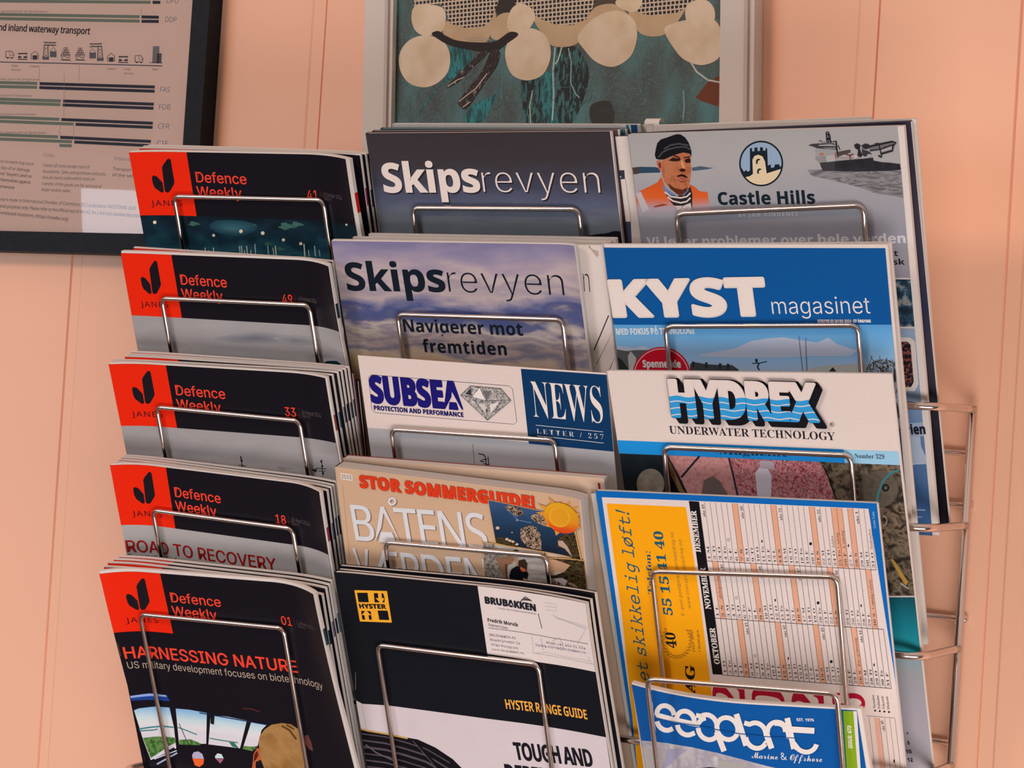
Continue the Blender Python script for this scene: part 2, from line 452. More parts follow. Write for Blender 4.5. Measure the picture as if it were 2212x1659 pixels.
def build_pockets(root):
    for m, L, R in POCKETS:
        pn = m.O+m.n*.0034; back = -m.n
        a = on_plane(*L, pn, back); b = on_plane(*R, pn, back); ex = (b-a).normalized(); dn = Vector((0, math.sin(m.alpha), -math.cos(m.alpha)))
        la, lb = [m.H-(p-m.O).dot(m.ed)+.0085 for p in (a, b)]
        a2, b2 = a+dn*la, b+dn*lb
        pts = [(a2.x, .128, a2.z), a2, a, b, b2, (b2.x, .128, b2.z)]
        mb = MB(); mb.tube(fillet(pts, .0062, 8), .0019, CHROME, 14)
        mb.build('pocket_wire', root, True)

# ------------------------------------------------------------------ magazines
ALPHA = math.radians(22.48)
YT = -.02
def bend(al=0, ul=.05, ar=0, ur=.15, fall=.22, W=.2):
    if not (al or ar): return None
    def g(u, v):
        f = max(0.0, 1-max(v, 0)/fall); f = f*f*(3-2*f)
        q = 0
        if u < ul: q += al*((ul-u)/ul)**2
        if u > ur: q += ar*((u-ur)/(W-ur))**2
        return q*f
    return g
class Mag(Sheet):
    def __init__(s, name, TL, TR, H, t=.003, base='17121a', back=None, pages=None, ref=None, d=0.0, yt=YT, alpha=ALPHA, bd=None, label='', cat='magazine', group=None, ext=.0006, top=.0):
        s.alpha = alpha; bk = Vector((0, math.cos(alpha), math.sin(alpha)))
        tl, tr = TL, TR; g = None
        for it in range(14 if bd else 1):
            if ref is None: O = at_y(*tl, yt)
            else: O = on_plane(*tl, ref.O+bk*d, bk)
            T = on_plane(*tr, O, bk); ex = (T-O).normalized(); W = (T-O).length
            if bd: g = bend(W=W, **bd)
            Sheet.__init__(s, O, ex, bk.cross(ex), W, H, g, .004)
            if bd:
                a = proj(s.P(0, 0)); b = proj(s.P(W, 0))
                tl = (tl[0]+(TL[0]-a[0])*.7, tl[1]+(TL[1]-a[1])*.7); tr = (tr[0]+(TR[0]-b[0])*.7, tr[1]+(TR[1]-b[1])*.7)
        s.name, s.t, s.base, s.back, s.pages, s.label, s.cat, s.group, s.ext, s.top = name, t, base, back or base, pages, label, cat, group, ext, top
    def slab(s, mb, h0, h1, mat, u0=0, u1=None, v0=0, v1=None, side=None, face=None):
        u1 = s.W if u1 is None else u1; v1 = s.H if v1 is None else v1
        nu = 48 if s.g else 1; nv = 44 if s.g else 1; side = side or mat
        for h in (h0, h1):
            vs = []; uvs = []
            for j in range(nv+1):
                for i in range(nu+1):
                    u = u0+(u1-u0)*i/nu; v = v0+(v1-v0)*j/nv; vs.append(s.P(u, v, h)); uvs.append((u*10, v*10))
            mb.add(vs, [(j*(nu+1)+i, j*(nu+1)+i+1, (j+1)*(nu+1)+i+1, (j+1)*(nu+1)+i) for j in range(nv) for i in range(nu)], face or mat, uvs)
        rim = [(u0+(u1-u0)*i/nu, v0) for i in range(nu)]+[(u1, v0+(v1-v0)*j/nv) for j in range(nv)]+[(u1-(u1-u0)*i/nu, v1) for i in range(nu)]+[(u0, v1-(v1-v0)*j/nv) for j in range(nv)]
        rim.append(rim[0]); vs = []; uvs = []
        for u, v in rim: vs += [s.P(u, v, h0), s.P(u, v, h1)]; uvs += [(h0*100, v*10), (h1*100, v*10)]
        mb.add(vs, [(2*k, 2*k+1, 2*k+3, 2*k+2) for k in range(len(rim)-1)], side, uvs)
    def finish(s, staples=()):
        c = s.P(s.W/2, s.H, -s.t/2)
        root = empty(s.name, (c.x, c.y, c.z)); tag(root, s.label, s.cat, s.group)
        m = ink(s.base) if isinstance(s.base, str) else s.base
        s.slab(s.mb, 0, -.00025, m)
        s.mb.build('front_cover' if s.t > .0015 else 'printed_sheet', root)
        if s.t > .0015:
            pm = s.pages or PAGES
            mb = MB(); s.slab(mb, -.0003, -s.t+.0003, pm, .0004, s.W+s.ext, .0005-s.top, s.H-.0006, face=ink('d8c6bc', .6)); mb.build('page_block', root)
            mb = MB(); bmt = ink(s.back); s.slab(mb, -s.t+.00025, -s.t, bmt)
            sp = [s.P(-.0002, v, h) for v in (0, s.H) for h in (0, -s.t)]; mb.add(sp, [(0, 1, 3, 2)], bmt)
            mb.build('back_cover', root)
        for (x, y0, y1) in staples:
            u, v = s.uv(x, y0); u2, v2 = s.uv(x, y1); u, u2 = max(.0012, u), max(.0012, u2); mb = MB()
            mb.tube([s.P(u, v, .0004), s.P(u2, v2, .0004)], .0003, CHROME, 6); mb.build('staple', root)
        s.root = root; return root
PAGES = page_mat('plain')
WALLC0 = (.86, .53, .365, 1); WALLC1 = (.89, .555, .385, 1)
# ------------------------------------------------------------------ left column: the orange and black weekly
ORANGE, BLACK, CORAL = 'e8260c', '17131a', 'f0442e'
K41 = crop(230, 280, 3.687)
def weekly_front(m, sq, number, date, hdr=True):
    """sq: pixel corners TL, TR, BR, BL of the orange square; lettering is placed relative to it, as on the number 41 copy"""
    a = [m.uv(*p) for p in sq]
    REF = [K41(180, 182), K41(640, 168), K41(718, 680), K41(275, 680)]
    # homography from the reference square (pixels) to this square (sheet coordinates) by inverse bilinear on the reference
    def inv(p):
        s, t = .5, .5
        for _ in range(30):
            x = (1-s)*(1-t)*REF[0][0]+s*(1-t)*REF[1][0]+s*t*REF[2][0]+(1-s)*t*REF[3][0]-p[0]
            y = (1-s)*(1-t)*REF[0][1]+s*(1-t)*REF[1][1]+s*t*REF[2][1]+(1-s)*t*REF[3][1]-p[1]
            a11 = (1-t)*(REF[1][0]-REF[0][0])+t*(REF[2][0]-REF[3][0]); a12 = (1-s)*(REF[3][0]-REF[0][0])+s*(REF[2][0]-REF[1][0])
            a21 = (1-t)*(REF[1][1]-REF[0][1])+t*(REF[2][1]-REF[3][1]); a22 = (1-s)*(REF[3][1]-REF[0][1])+s*(REF[2][1]-REF[1][1])
            D = a11*a22-a12*a21; s -= (x*a22-y*a12)/D; t -= (a11*y-a21*x)/D
        return s, t
    S = (a[1][0]-a[0][0]+a[2][0]-a[3][0])/2; T = (a[3][1]-a[0][1]+a[2][1]-a[1][1])/2
    def T2(x, y):
        s, t = inv(K41(x, y))
        return (s*S, t*T)
    m.poly_uv([(0, 0), (S, 0), (S, T), (0, T)], ink(ORANGE))
    k = ink(BLACK, .2, .4)
    m.poly_uv([T2(*p) for p in ((436, 300), (446, 275), (480, 230), (497, 224), (508, 235), (538, 412), (532, 432), (500, 488), (484, 497), (466, 494), (458, 478))], k)
    m.poly_uv([T2(*p) for p in ((356, 385), (362, 366), (374, 362), (398, 372), (440, 418), (451, 485), (446, 498), (428, 496), (382, 462), (368, 436))], k)
    def tx(body, bl, br, cap, mat, style='sans', off=0, space=1, fat=0):
        A, B = T2(*bl), T2(*br); p = proj(m.P(*A)); q = proj(m.P(*B)); c = T2(bl[0], bl[1]-cap); r = proj(m.P(*c))
        m.text(body, p, q, math.hypot(p[0]-r[0], p[1]-r[1]), mat, style, off, space, fat=fat)
    tx('JANES', (357, 606), (602, 600), 44, '20101c', 'noto', 0, 1.12)
    tx('Defence', (722, 404), (1128, 404), 84, CORAL, 'sans', 0, fat=.35)
    tx('Weekly', (728, 520), (1088, 520), 84, CORAL, 'sans', 0, fat=.35)
    tx(number, (1600, 506), (1684, 506), 76, CORAL, 'sans', 0, fat=.2)
    tx(date[0], (1730, 474), (1895, 482), 34, '5a4a48', 'sans')
    tx(date[1], (1735, 506), (1800, 508), 30, '4c4042', 'sans')
    m.line([proj(m.P(*T2(1704, 425))), proj(m.P(*T2(1712, 520)))], 1.2, '4a1a14')
    return S, T
def weekly_copy(TL, TR, ref, d, bd, label, grp, bands=None, base=BLACK, t=.0026, back=BLACK, red=True):
    bd = dict(bd, al=bd['al']*.35, ar=bd['ar']*.3)
    m = Mag('magazine', TL, TR, .270, t, base, back, page_mat('weekly', bands=bands) if bands else PAGES, ref, d, yt=ref.O.y, bd=bd, label=label, group=grp, ext=.0008, top=.0014)
    if red:
        m.poly_uv([(0, 0), (.052, 0), (.052, .052), (0, .052)], ink(ORANGE))
    m.finish(); return m
WY = -.0165
DARKBAND = [(.034, .048, '4d4a50')]
def sky_grey(nm, v):
    return photo(nm, [(0, '9d9492'), (.35, 'a69c9a'), (.5, 'b2a6a2'), (.62, '8d8587'), (.8, 'aea29f'), (1, 'a49a98')], v, v+.08, scale=3.2, stretch=(.7, 2.6), amp=1.1, detail=5, dist=.6)

# number 41
b41 = dict(al=.004, ul=.036, ar=.012, ur=.165)
m = Mag('magazine', (279, 329.5), (746, 344), .276, .005, BLACK, BLACK, page_mat('w41', bands=[(.026, .042, 'c01812')]), yt=WY, bd=b41, label='black weekly with orange square numbered 41, night forest photo', group='weeklies in the left column', ext=.0055, top=.0012)
S, T = weekly_front(m, [K41(180, 182), K41(640, 168), K41(718, 680), K41(275, 680)], '41', ('9 October 2024', 'News'))
night = photo('night_forest', [(0, '0d1a22'), (.3, '14303e'), (.5, '24505e'), (.62, '173645'), (.8, '0c1a22'), (1, '0a1116')], T, T+.06, scale=4, stretch=(1, 1.5), amp=.9, detail=5)
m.poly_uv([(0, T), (m.W, T), (m.W, m.H), (0, m.H)], night)
m.soft(K41(1010, 790), 58, 17, '1b3c4a', '3f6a70', 10, .03, 4)
for x, y, r in ((385, 738, 14), (855, 842, 12), (1075, 808, 15), (1245, 824, 15), (1410, 878, 13), (1548, 908, 13), (1912, 757, 9)):
    c = K41(x, y); m.ellipse(c, r/3.687, r/3.687, 'ead2b4', n=12)
tw = ink('b9c0b4'); L = m.next()
for x in (535, 605, 650, 685, 770, 785, 815, 855, 1060, 1075, 1098, 1120, 1148, 1180, 1285, 1325, 1345, 1575, 1608, 1660, 1690, 1775):
    h = random.choice((40, 60, 75, 90)); x += random.uniform(-4, 4)
    m.line([K41(x, 1000-h), K41(x+8, 1010)], random.uniform(1.2, 2.6), tw, L)
for x, y, w in ((1440, 770, 120), (1520, 755, 90), (700, 750, 80), (1290, 910, 60), (1390, 950, 60), (1180, 760, 20)):
    c = K41(x, y); m.poly([(c[0]+w/7*math.cos(a)*(1+.3*math.sin(5*a)), c[1]+w/18*math.sin(a)*(1+.4*math.cos(3*a))) for a in [k*math.pi/9 for k in range(18)]], '3d6256', L)
m.finish(); f41 = m
POCKETS.append((m, (376, 424), (698, 432)))
G41 = 'extra weeklies behind number 41'
weekly_copy((302, 321), (777, 336), f41, .0058, b41, 'weekly tucked directly behind number 41, red edge showing at its top left', G41, [(.026, .04, '9c2a4c')])
weekly_copy((308, 318), (788, 334), f41, .0105, b41, 'weekly second behind number 41, mostly a white right edge', G41, [(.028, .042, '2a3a34')])
weekly_copy((318, 316), (796, 333), f41, .0140, b41, 'rearmost dark weekly behind number 41, touching the wall side', G41)

# number 49
b49 = dict(al=.001, ul=.03, ar=.013, ur=.168)
m = Mag('magazine', (261, 547), (709, 576), .276, .0042, BLACK, BLACK, page_mat('w49', bands=[(.03, .042, '1a3038')]), yt=WY, bd=b49, label='black weekly with orange square numbered 49, grey cloud photo', group='weeklies in the left column', ext=.0015, top=.0022)
S, T = weekly_front(m, [K41(118, 988), K41(525, 1005), K41(606, 1502), K41(212, 1488)], '49', ('4 December 2024', 'News'))
m.poly_uv([(0, T), (m.W, T), (m.W, m.H), (0, m.H)], sky_grey('cloud_49', T))
q = crop(200, 720, 3.072)
m.soft(q(1080, 30), 92, 13, 'a09896', '74717a', 6, .02, 3); m.soft(q(1350, 45), 50, 9, 'a09896', '807b80', 5, .05, 6); m.soft(q(1500, 150), 40, 8, 'a89e9b', '8b8585', 5, -.1, 8)
m.poly([q(1500, 215), q(1560, 182), q(1620, 182), q(1648, 200), q(1630, 215), q(1560, 220)], '0f2c36')
m.poly([q(1500, 215), q(1560, 182), q(1566, 216)], '0a1418')
m.finish(); f49 = m
POCKETS.append((m, (349, 644), (668, 659)))
weekly_copy((288, 536), (717, 566), f49, .0052, dict(al=0, ul=.03, ar=.008, ur=.15), 'weekly directly behind number 49, pale top edge rising at the left', 'extra weeklies behind number 49')

# number 33
b33 = dict(al=.005, ul=.038, ar=.007, ur=.168)
m = Mag('magazine', (235, 787), (702, 817), .276, .0032, BLACK, BLACK, page_mat('w33', bands=[(.03, .043, '8a4038')]), yt=WY-.001, bd=b33, label='black weekly with orange square numbered 33, pale sky and ship masts', group='weeklies in the left column', ext=.0025, top=.0016)
S, T = weekly_front(m, [q(108, 205), q(490, 210), q(565, 620), q(200, 618)], '33', ('14 August 2024', 'News'))
m.poly_uv([(0, T), (m.W, T), (m.W, m.H), (0, m.H)], sky_grey('cloud_33', T))
L = m.next()
for pts, w in (([(983, 815), (990, 850)], 2.4), ([(988, 850), (996, 895)], 1.6), ([(970, 874), (1016, 880)], 1.4), ([(1520, 838), (1524, 900), (1530, 948)], 1.6), ([(1480, 895), (1552, 900)], 1.5), ([(1498, 912), (1545, 916)], 1.2)):
    m.line([q(*p) for p in pts], w, '1c1a1e', L)
m.poly([q(1450, 902), q(1490, 900), q(1484, 925)], '2a2826', L)
for x, y in ((990, 845), (1518, 850), (1524, 882), (1530, 928)): m.ellipse(q(x, y), 2.2, 2.6, '1c1a1e', L, n=10)
m.finish(); f33 = m
POCKETS.append((m, (338, 879), (647, 909)))
G33 = 'extra weeklies behind number 33'
dd = .0034
spec = [((241, 783), (716, 812), [(.03, .043, '3a5a70')], 'weekly directly behind number 33, first of the pale right edges'),
        ((246, 779), (727, 806), [(.028, .041, '4a4a52')], 'weekly second behind number 33 in its thick stack'),
        ((270, 771), (735, 802), [(.027, .041, '2c2c34')], 'weekly third behind number 33, red strip at its top left'),
        ((277, 767), (743, 799), [(.027, .040, '4a4450')], 'weekly fourth behind number 33, dark bands on its edge'),
        ((284, 762), (750, 795), [(.026, .04, '4a505a')], 'weekly fifth behind number 33 with the highest left corner')]
for TL, TR, bnd, lab in spec:
    weekly_copy(TL, TR, f33, dd, b33, lab, G33, bnd, t=.0026); dd += .0029
mm = Mag('magazine', (300, 764), (760, 806), .268, .0028, '2a1c22', '2a1c22', page_mat('plum', '7a4450', '5a2430', bands=[(.09, .3, '8a4a30')]), f33, dd, yt=WY, label='magazine with plum and brown page edges at the back of the number 33 stack', group=G33); mm.finish(); dd += .0028
mm = Mag('magazine', (312, 770), (772, 822), .262, .0028, '121014', '121014', page_mat('blackedge', '1c191d', '100e12'), f33, dd, yt=WY, label='black magazine rearmost behind number 33, beside the white newsletter', group=G33); mm.finish()

# number 18
b18 = dict(al=.008, ul=.036, ar=.010, ur=.165)
m = Mag('magazine', (238, 1005), (689, 1063), .276, .0035, BLACK, BLACK, page_mat('w18', bands=[(.029, .041, '8c3440')]), yt=WY-.001, bd=b18, label='black weekly with orange square numbered 18, red headline on a white cover', group='weeklies in the left column', ext=.003, top=.0014)
S, T = weekly_front(m, [q(118, 886), q(490, 885), q(541, 1290), q(186, 1280)], '18', ('30 April 2024', 'News'))
m.poly_uv([(0, T), (m.W, T), (m.W, m.H), (0, m.H)], photo('cover_18', [(0, 'aaa09c'), (.5, 'b4a8a3'), (1, 'a89e9a')], T, T+.1, scale=5, amp=.8))
m.text('ROAD TO RECOVERY', q(233, 1450), q(1222, 1573), 25, 'a01a18', 'sans', 0, fat=.5)
m.text('Pragmatic land', q(242, 1496), q(560, 1520), 11, '2a2424', 'sans', 0)
m.finish(); f18 = m
POCKETS.append((m, (330, 1102), (632, 1142)))
G18 = 'extra weeklies behind number 18'
for i, (TL, TR, bnd, lab) in enumerate((((251, 1000), (705, 1061), [(.027, .041, '5a5a66')], 'weekly directly behind number 18, red strip along its top left'),
        ((257, 995), (713, 1055), [(.025, .04, '4a5260')], 'weekly second behind number 18 in its fanned stack'),
        ((262, 990), (719, 1050), [(.025, .041, '1c1a20')], 'weekly third behind number 18 in its fanned stack'),
        ((268, 986), (724, 1043), [(.024, .04, '3a3a42')], 'weekly rearmost behind number 18, highest pale top edge'))):
    weekly_copy(TL, TR, f18, .0037+.0033*i, b18, lab, G18, bnd, t=.0026)

# number 01
c5 = crop(180, 1180, 3.463)
b01 = dict(al=.009, ul=.036, ar=.015, ur=.160, fall=.26)
m = Mag('magazine', (215, 1240), (676, 1284), .276, .0038, BLACK, BLACK, page_mat('w01', bands=[(.028, .042, '26404c')]), yt=WY-.003, bd=b01, label='black weekly with orange square numbered 01, cockpit photo and red headline', group='weeklies in the left column', ext=.004, top=.003)
S, T = weekly_front(m, [c5(128, 250), c5(585, 205), c5(658, 662), c5(230, 678)], '01', ('1 January 2025', 'News'))
m.text('HARNESSING NATURE', c5(316, 840), c5(1606, 946), 25, CORAL, 'sans', 0, fat=.7)
m.text('US military development focuses on biotechnology', c5(335, 915), c5(1795, 1072), 15, 'b49a86', 'sans', 0)
c7 = crop(260, 1460, 4.096)
skyg = photo('cockpit_sky', [(0, '5f8fd0'), (.3, '8fb4da'), (.6, 'c4d2dc'), (.85, 'dcd4d4'), (1, 'd8ccd0')], m.V(1530), m.V(1590), scale=6, amp=.15)
grn = photo('cockpit_green', [(0, '20401c'), (.4, '3f6a2c'), (.6, '6a8a4c'), (1, '2c4a24')], axis='none', scale=26, amp=1.6)
def P7(l): return [c7(*p) for p in l]
m.poly(P7([(72, 180), (260, 155), (410, 172), (440, 225), (260, 212), (85, 220)]), '1f3f8a')
m.poly(P7([(72, 178), (260, 155), (405, 170), (412, 185), (260, 178), (80, 196)]), '8fa0dc')
m.poly(P7([(105, 305), (160, 288), (300, 272), (435, 280), (475, 460), (495, 640), (270, 745), (200, 560)]), skyg)
m.poly(P7([(490, 288), (620, 300), (765, 328), (760, 600), (520, 605)]), skyg)
m.poly(P7([(800, 345), (950, 360), (1120, 395), (1060, 640), (780, 605)]), skyg)
m.poly(P7([(1160, 405), (1295, 432), (1250, 480), (1215, 620), (1085, 640)]), skyg)
m.poly(P7([(200, 548), (330, 535), (480, 545), (492, 590), (440, 615), (270, 728)]), grn)
m.poly(P7([(522, 565), (620, 560), (720, 600), (700, 612), (520, 607)]), grn)
m.poly(P7([(1090, 618), (1210, 630), (1170, 665), (1085, 645)]), grn)
m.poly(P7([(960, 580), (1010, 590), (1050, 640), (990, 625)]), '3a7058')
for pts, w, c in (([(160, 470), (260, 455), (370, 445), (470, 455)], 3, '2f8080'), ([(165, 487), (300, 478), (330, 470)], 2.2, '2f7472'), ([(510, 455), (580, 480), (680, 520)], 2.2, '2f8080'),
                  ([(790, 550), (900, 570), (1040, 590)], 2.2, '4c7a6a'), ([(520, 420), (560, 510), (600, 600)], 1.4, '3a3c3c'), ([(300, 735), (500, 660)], 2.6, 'c4c4d4'), ([(325, 780), (505, 680)], 3.5, 'a4a8c4'),
                  ([(400, 690), (480, 640)], 5, '0e0e12'), ([(700, 325), (1290, 430)], 2, '16264a')):
    m.line(P7(pts), w, c)
m.poly(P7([(800, 340), (835, 350), (830, 430), (800, 420)]), '15161c')
m.poly(P7([(635, 700), (650, 675), (690, 668), (725, 690), (740, 735), (640, 728)]), 'b4a8c0')
m.poly(P7([(638, 728), (742, 737), (735, 780), (700, 806), (660, 790)]), 'f0622a')
m.poly(P7([(838, 710), (860, 685), (895, 692), (915, 730), (840, 728)]), 'c8dcd4')
m.poly(P7([(842, 730), (915, 736), (885, 775)]), 'a85a78')
skin = photo('shaved_head', [(0, '6a3a1a'), (.35, '8a5c30'), (.55, 'a87a48'), (.75, '8a5a34'), (1, '5a3418')], axis='none', scale=6, amp=.75, dist=.3)
m.poly(P7([(1225, 590), (1235, 530), (1280, 470), (1340, 430), (1430, 415), (1510, 425), (1570, 465), (1600, 530), (1620, 620), (1630, 720), (1630, 830), (1280, 830), (1245, 740)]), skin)
m.poly(P7([(1170, 800), (1180, 690), (1215, 632), (1240, 650), (1245, 740), (1200, 760), (1200, 830), (1160, 830)]), 'b85a34')
m.poly(P7([(1180, 760), (1190, 690), (1215, 660), (1225, 700), (1205, 735)]), '5a1c12')
m.poly(P7([(1635, 530), (1660, 520), (1690, 590), (1705, 665), (1670, 650), (1640, 600)]), '6a3a34')
m.line(P7([(1430, 440), (1500, 480), (1560, 560)]), 4, '5a3a1c'); m.line(P7([(1470, 430), (1540, 470)]), 3, '5a3a1c')
m.line(P7([(1080, 290), (1150, 290), (1235, 318)]), 2, '5a2a22')
m.finish(staples=[(250.5, 1388, 1418)]); f01 = m
POCKETS.append((m, (303, 1327), (612, 1357)))
G01 = 'extra weeklies behind number 01'
bb = b01
for i, (TL, TR, bnd, lab) in enumerate((((225, 1226), (694, 1286), [(.03, .042, '20242a')], 'weekly directly behind number 01, red strip showing at its top left'),
        ((233, 1217), (702, 1272), [(.028, .041, '6a6478')], 'weekly second behind number 01, curled pale top edge'),
        ((246, 1210), (709, 1265), [(.028, .041, '24242a')], 'weekly third behind number 01 with a dark strip at the right'),
        ((258, 1204), (714, 1257), [(.027, .043, '5a6a88')], 'weekly rearmost behind number 01, beside the black forklift brochure'))):
    weekly_copy(TL, TR, f01, .0042+.0038*i, bb, lab, G01, bnd, t=.0030)
# ------------------------------------------------------------------ middle column
WHITE = 'dcc4bb'
k1 = crop(760, 240, 3.456)
m = Mag('magazine', (790, 288), (1317, 283.5), .297, .0042, '3b3336', '2c2a30', label='dark slate magazine with large white title over a stormy sky, top of middle column', group='ship magazines in the middle column', yt=YT+.001)
storm = photo('storm_sky', [(0, '383033'), (.28, '3b3437'), (.5, '40404e'), (.68, '53566a'), (.86, '6c7076'), (1, '5f6268')], 0, m.V(512), scale=5, stretch=(.6, 2.2), amp=.22, detail=4)
m.poly_uv([(0, 0), (m.W, 0), (m.W, m.H), (0, m.H)], storm)
m.poly([k1(1740, 935), k1(1830, 918), k1(1900, 912), k1(1960, 895), k1(2033, 898), k1(2045, 1000), k1(1740, 1000)], '15141c')
for L, (d, c) in enumerate((((3, 3), '262126'), ((0, 0), 'e0cabf'))):
    m.text('Skips', k1(243, 605), k1(965, 603), 62, c, 'bold', .010, .98, dxy=d)
    m.text('revyen', k1(985, 607), k1(1857, 614), 60, c, 'sans', -.014, 1.0, dxy=d)
m.finish(); sk1 = m
POCKETS.append((m, (891, 449), (1250, 452)))
GA = 'extra magazines behind the dark slate ship magazine'
for i, (TL, TR, base, pg, lab) in enumerate((((804, 283), (1334, 280), '54393c', None, 'magazine directly behind the dark slate ship magazine, thin white top edge'),
        ((822, 277), (1350, 279), '3c5c60', None, 'teal covered magazine behind the dark slate ship magazine'),
        ((847, 267.5), (1379, 269.5), 'b9b0aa', None, 'rearmost pale magazine below the figure picture, blue stripe at its top right corner'))):
    mm = Mag('magazine', TL, TR, .297, .0034, base, base, PAGES, sk1, .0052+.0044*i, label=lab, group=GA)
    if i == 2: mm.poly([(1352, 269), (1358, 268), (1420, 600), (1395, 600)], '3c6468'); mm.poly([(1362, 268), (1376, 268), (1440, 600), (1420, 600)], '12466e')
    mm.finish()

k2 = crop(680, 480, 3.253)
bs2 = dict(al=0, ul=.03, ar=.003, ur=.193)
m = Mag('magazine', (716, 520.5), (1240, 531), .297, .0040, '9a8a90', 'c8b8b4', bd=bs2, label='magazine with dark title over a pink and violet cloudy sky', group='ship magazines in the middle column', top=.0012)
sky = photo('pink_sky', [(0, '7c7290'), (.10, '8e8198'), (.19, 'a48f9a'), (.27, 'b8a29f'), (.33, '9c8a92'), (.40, 'b09a98'), (.47, '81788c'), (.54, '474e78'), (.60, '5a5876'), (.66, 'b6a298'), (.71, '8a7c84'), (.76, 'ae9690'), (.82, '75707f'), (.88, 'b49c8a'), (1, 'b08a62')], m.V(520, 1000), m.V(808, 1000), scale=3.6, stretch=(.5, 1.5), amp=.58, detail=7, dist=.3)
m.poly_uv([(0, 0), (m.W, 0), (m.W, m.H), (0, m.H)], sky)
DK = '141c26'
m.text('Skips', k2(232, 478), k2(925, 489), 60, DK, 'bold', .006, .98)
m.text('revyen', k2(945, 492), k2(1757, 518), 60, DK, 'sans', -.013, 1.0)
m.text('Navigerer mot', k2(628, 768), k2(1467, 797), 27, DK, 'bold', .004)
m.text('fremtiden', k2(765, 912), k2(1352, 935), 27, DK, 'bold', .004, 1.05)
m.finish(); sk2 = m
POCKETS.append((m, (858, 679), (1215, 691)))
GB = 'extra magazines behind the pink sky magazine'
mm = Mag('magazine', (776, 520), (1301, 530), .297, .0030, 'd6c2b8', 'd6c2b8', PAGES, sk2, .0050, label='white magazine with thin black line drawing peeking right of the pink sky magazine', group=GB)
mm.text('n', (1262, 631), (1275, 632), 55, DK, 'sans', -.013)
for pts, w in (([k2(2065, 655), k2(1962, 900)], 2.4), ([k2(2100, 780), k2(1978, 1000)], 1.2), ([k2(2120, 950), k2(2070, 1035)], 1.2), ([k2(1925, 165), k2(1960, 215), k2(1995, 230)], 1.4)): mm.line(pts, w, '2a2a2e')
mm.poly([k2(1930, 180), k2(1995, 205), k2(1985, 250)], 'b09a88')
mm.ellipse(k2(1845, 262), 2.4, 2.6, '2a2420', n=10)
mm.finish()
mm = Mag('magazine', (762, 512), (1316, 522), .297, .0026, 'cbb8ae', 'cbb8ae', PAGES, sk2, .0092, label='pale magazine second behind the pink sky magazine', group=GB); mm.finish()
mm = Mag('magazine', (796, 505), (1330, 514.5), .297, .0030, 'd2bfb5', 'b8a8a2', PAGES, sk2, .0132, label='rearmost white magazine behind the pink sky magazine, highest top edge', group=GB); mm.finish()

# newsletter with the diamond
m = Mag('newsletter', (772.5, 767.5), (1310, 806), .297, .0011, 'd9c1b7', label='white folded newsletter with a cut diamond and a navy block', cat='newsletter')
m.poly([k2(364, 1444), k2(900, 1480), k2(1500, 1548), k2(2100, 1612), k2(2200, 1900), k2(420, 1900)], photo('newsletter_sky', [(0, 'a39c9c'), (.5, 'aca5a4'), (1, 'b2aaa8')], m.V(930), m.V(1010), scale=6, amp=.3))
m.poly([k2(1448, 1030), k2(2052, 1072), k2(2100, 1612), k2(1504, 1556)], '0d3358')
m.text('NEWS', k2(1540, 1368), k2(2030, 1413), 78, 'e2cec2', 'serif', -.006)
m.line([k2(1553, 1426), k2(2027, 1473)], 1.1, 'd8c4ba'); m.line([k2(1562, 1500), k2(2031, 1552)], 1.1, 'd8c4ba')
m.text('LETTER / 257', k2(1562, 1484), k2(2031, 1526), 10.5, 'dcc8be', 'serif', -.012, 1.35)
box = [(395, 1072), (1365, 1150), (1390, 1172), (1420, 1400), (1400, 1420), (425, 1338), (402, 1318), (377, 1092)]
m.line([k2(*p) for p in box+[box[0], box[1]]], 1, '4a4650')
m.text('SUBSEA', k2(404, 1262), k2(1040, 1314), 56, '1c1668', 'bold', .012, 1.0, fat=1.7)
m.text('PROTECTION AND PERFORMANCE', k2(418, 1318), k2(1046, 1369), 9.5, '1c1858', 'bold', .006, fat=.3)
D = [(1028, 1215), (1095, 1150), (1310, 1168), (1380, 1250), (1215, 1390)]
m.poly([k2(*p) for p in D], photo('diamond_facets', [(0, '2c2a2e'), (.4, '6e6866'), (.52, 'c8b8b0'), (.6, '8a8280'), (.75, 'd8c8c0'), (1, '44424a')], axis='none', scale=38, amp=1.5, dist=1.2, detail=3))
L = m.next()
for pts in ([(1028, 1215), (1110, 1225), (1215, 1255), (1320, 1250), (1380, 1250)], [(1095, 1150), (1110, 1225), (1160, 1160), (1215, 1255), (1250, 1165), (1320, 1250), (1310, 1168)], [(1110, 1225), (1215, 1390), (1215, 1255)], [(1320, 1250), (1215, 1390)], [(1028, 1215), (1215, 1390), (1380, 1250)], [(1028, 1215), (1095, 1150), (1310, 1168), (1380, 1250)]):
    m.line([k2(*p) for p in pts], 1.2, '57504e', L)
for pts, c in (([(1110, 1225), (1160, 1162), (1200, 1250)], 'e4d4ca'), ([(1180, 1180), (1240, 1185), (1212, 1250)], '6c6464'), ([(1060, 1205), (1095, 1165), (1105, 1215)], '3a3638'), ([(1230, 1280), (1300, 1260), (1240, 1340)], 'd8c8c0'), ([(1150, 1270), (1200, 1280), (1205, 1350)], 'cdbdb5')):
    m.poly([k2(*p) for p in pts], c, L+1)
m.layer += 2
k6 = crop(690, 960, 3.403)
for pts, w in (([(1170, 68), (1205, 75), (1218, 88)], 2.2), ([(1218, 85), (1225, 130), (1232, 178)], 2), ([(1195, 112), (1235, 108)], 1.6), ([(1205, 140), (1250, 150)], 1.8), ([(1240, 90), (1245, 150)], 1.6), ([(1180, 120), (1210, 128)], 2.4), ([(1128, 0), (1140, 158)], .8)):
    m.line([k6(*p) for p in pts], w, '1c1a20')
m.finish(); sub = m
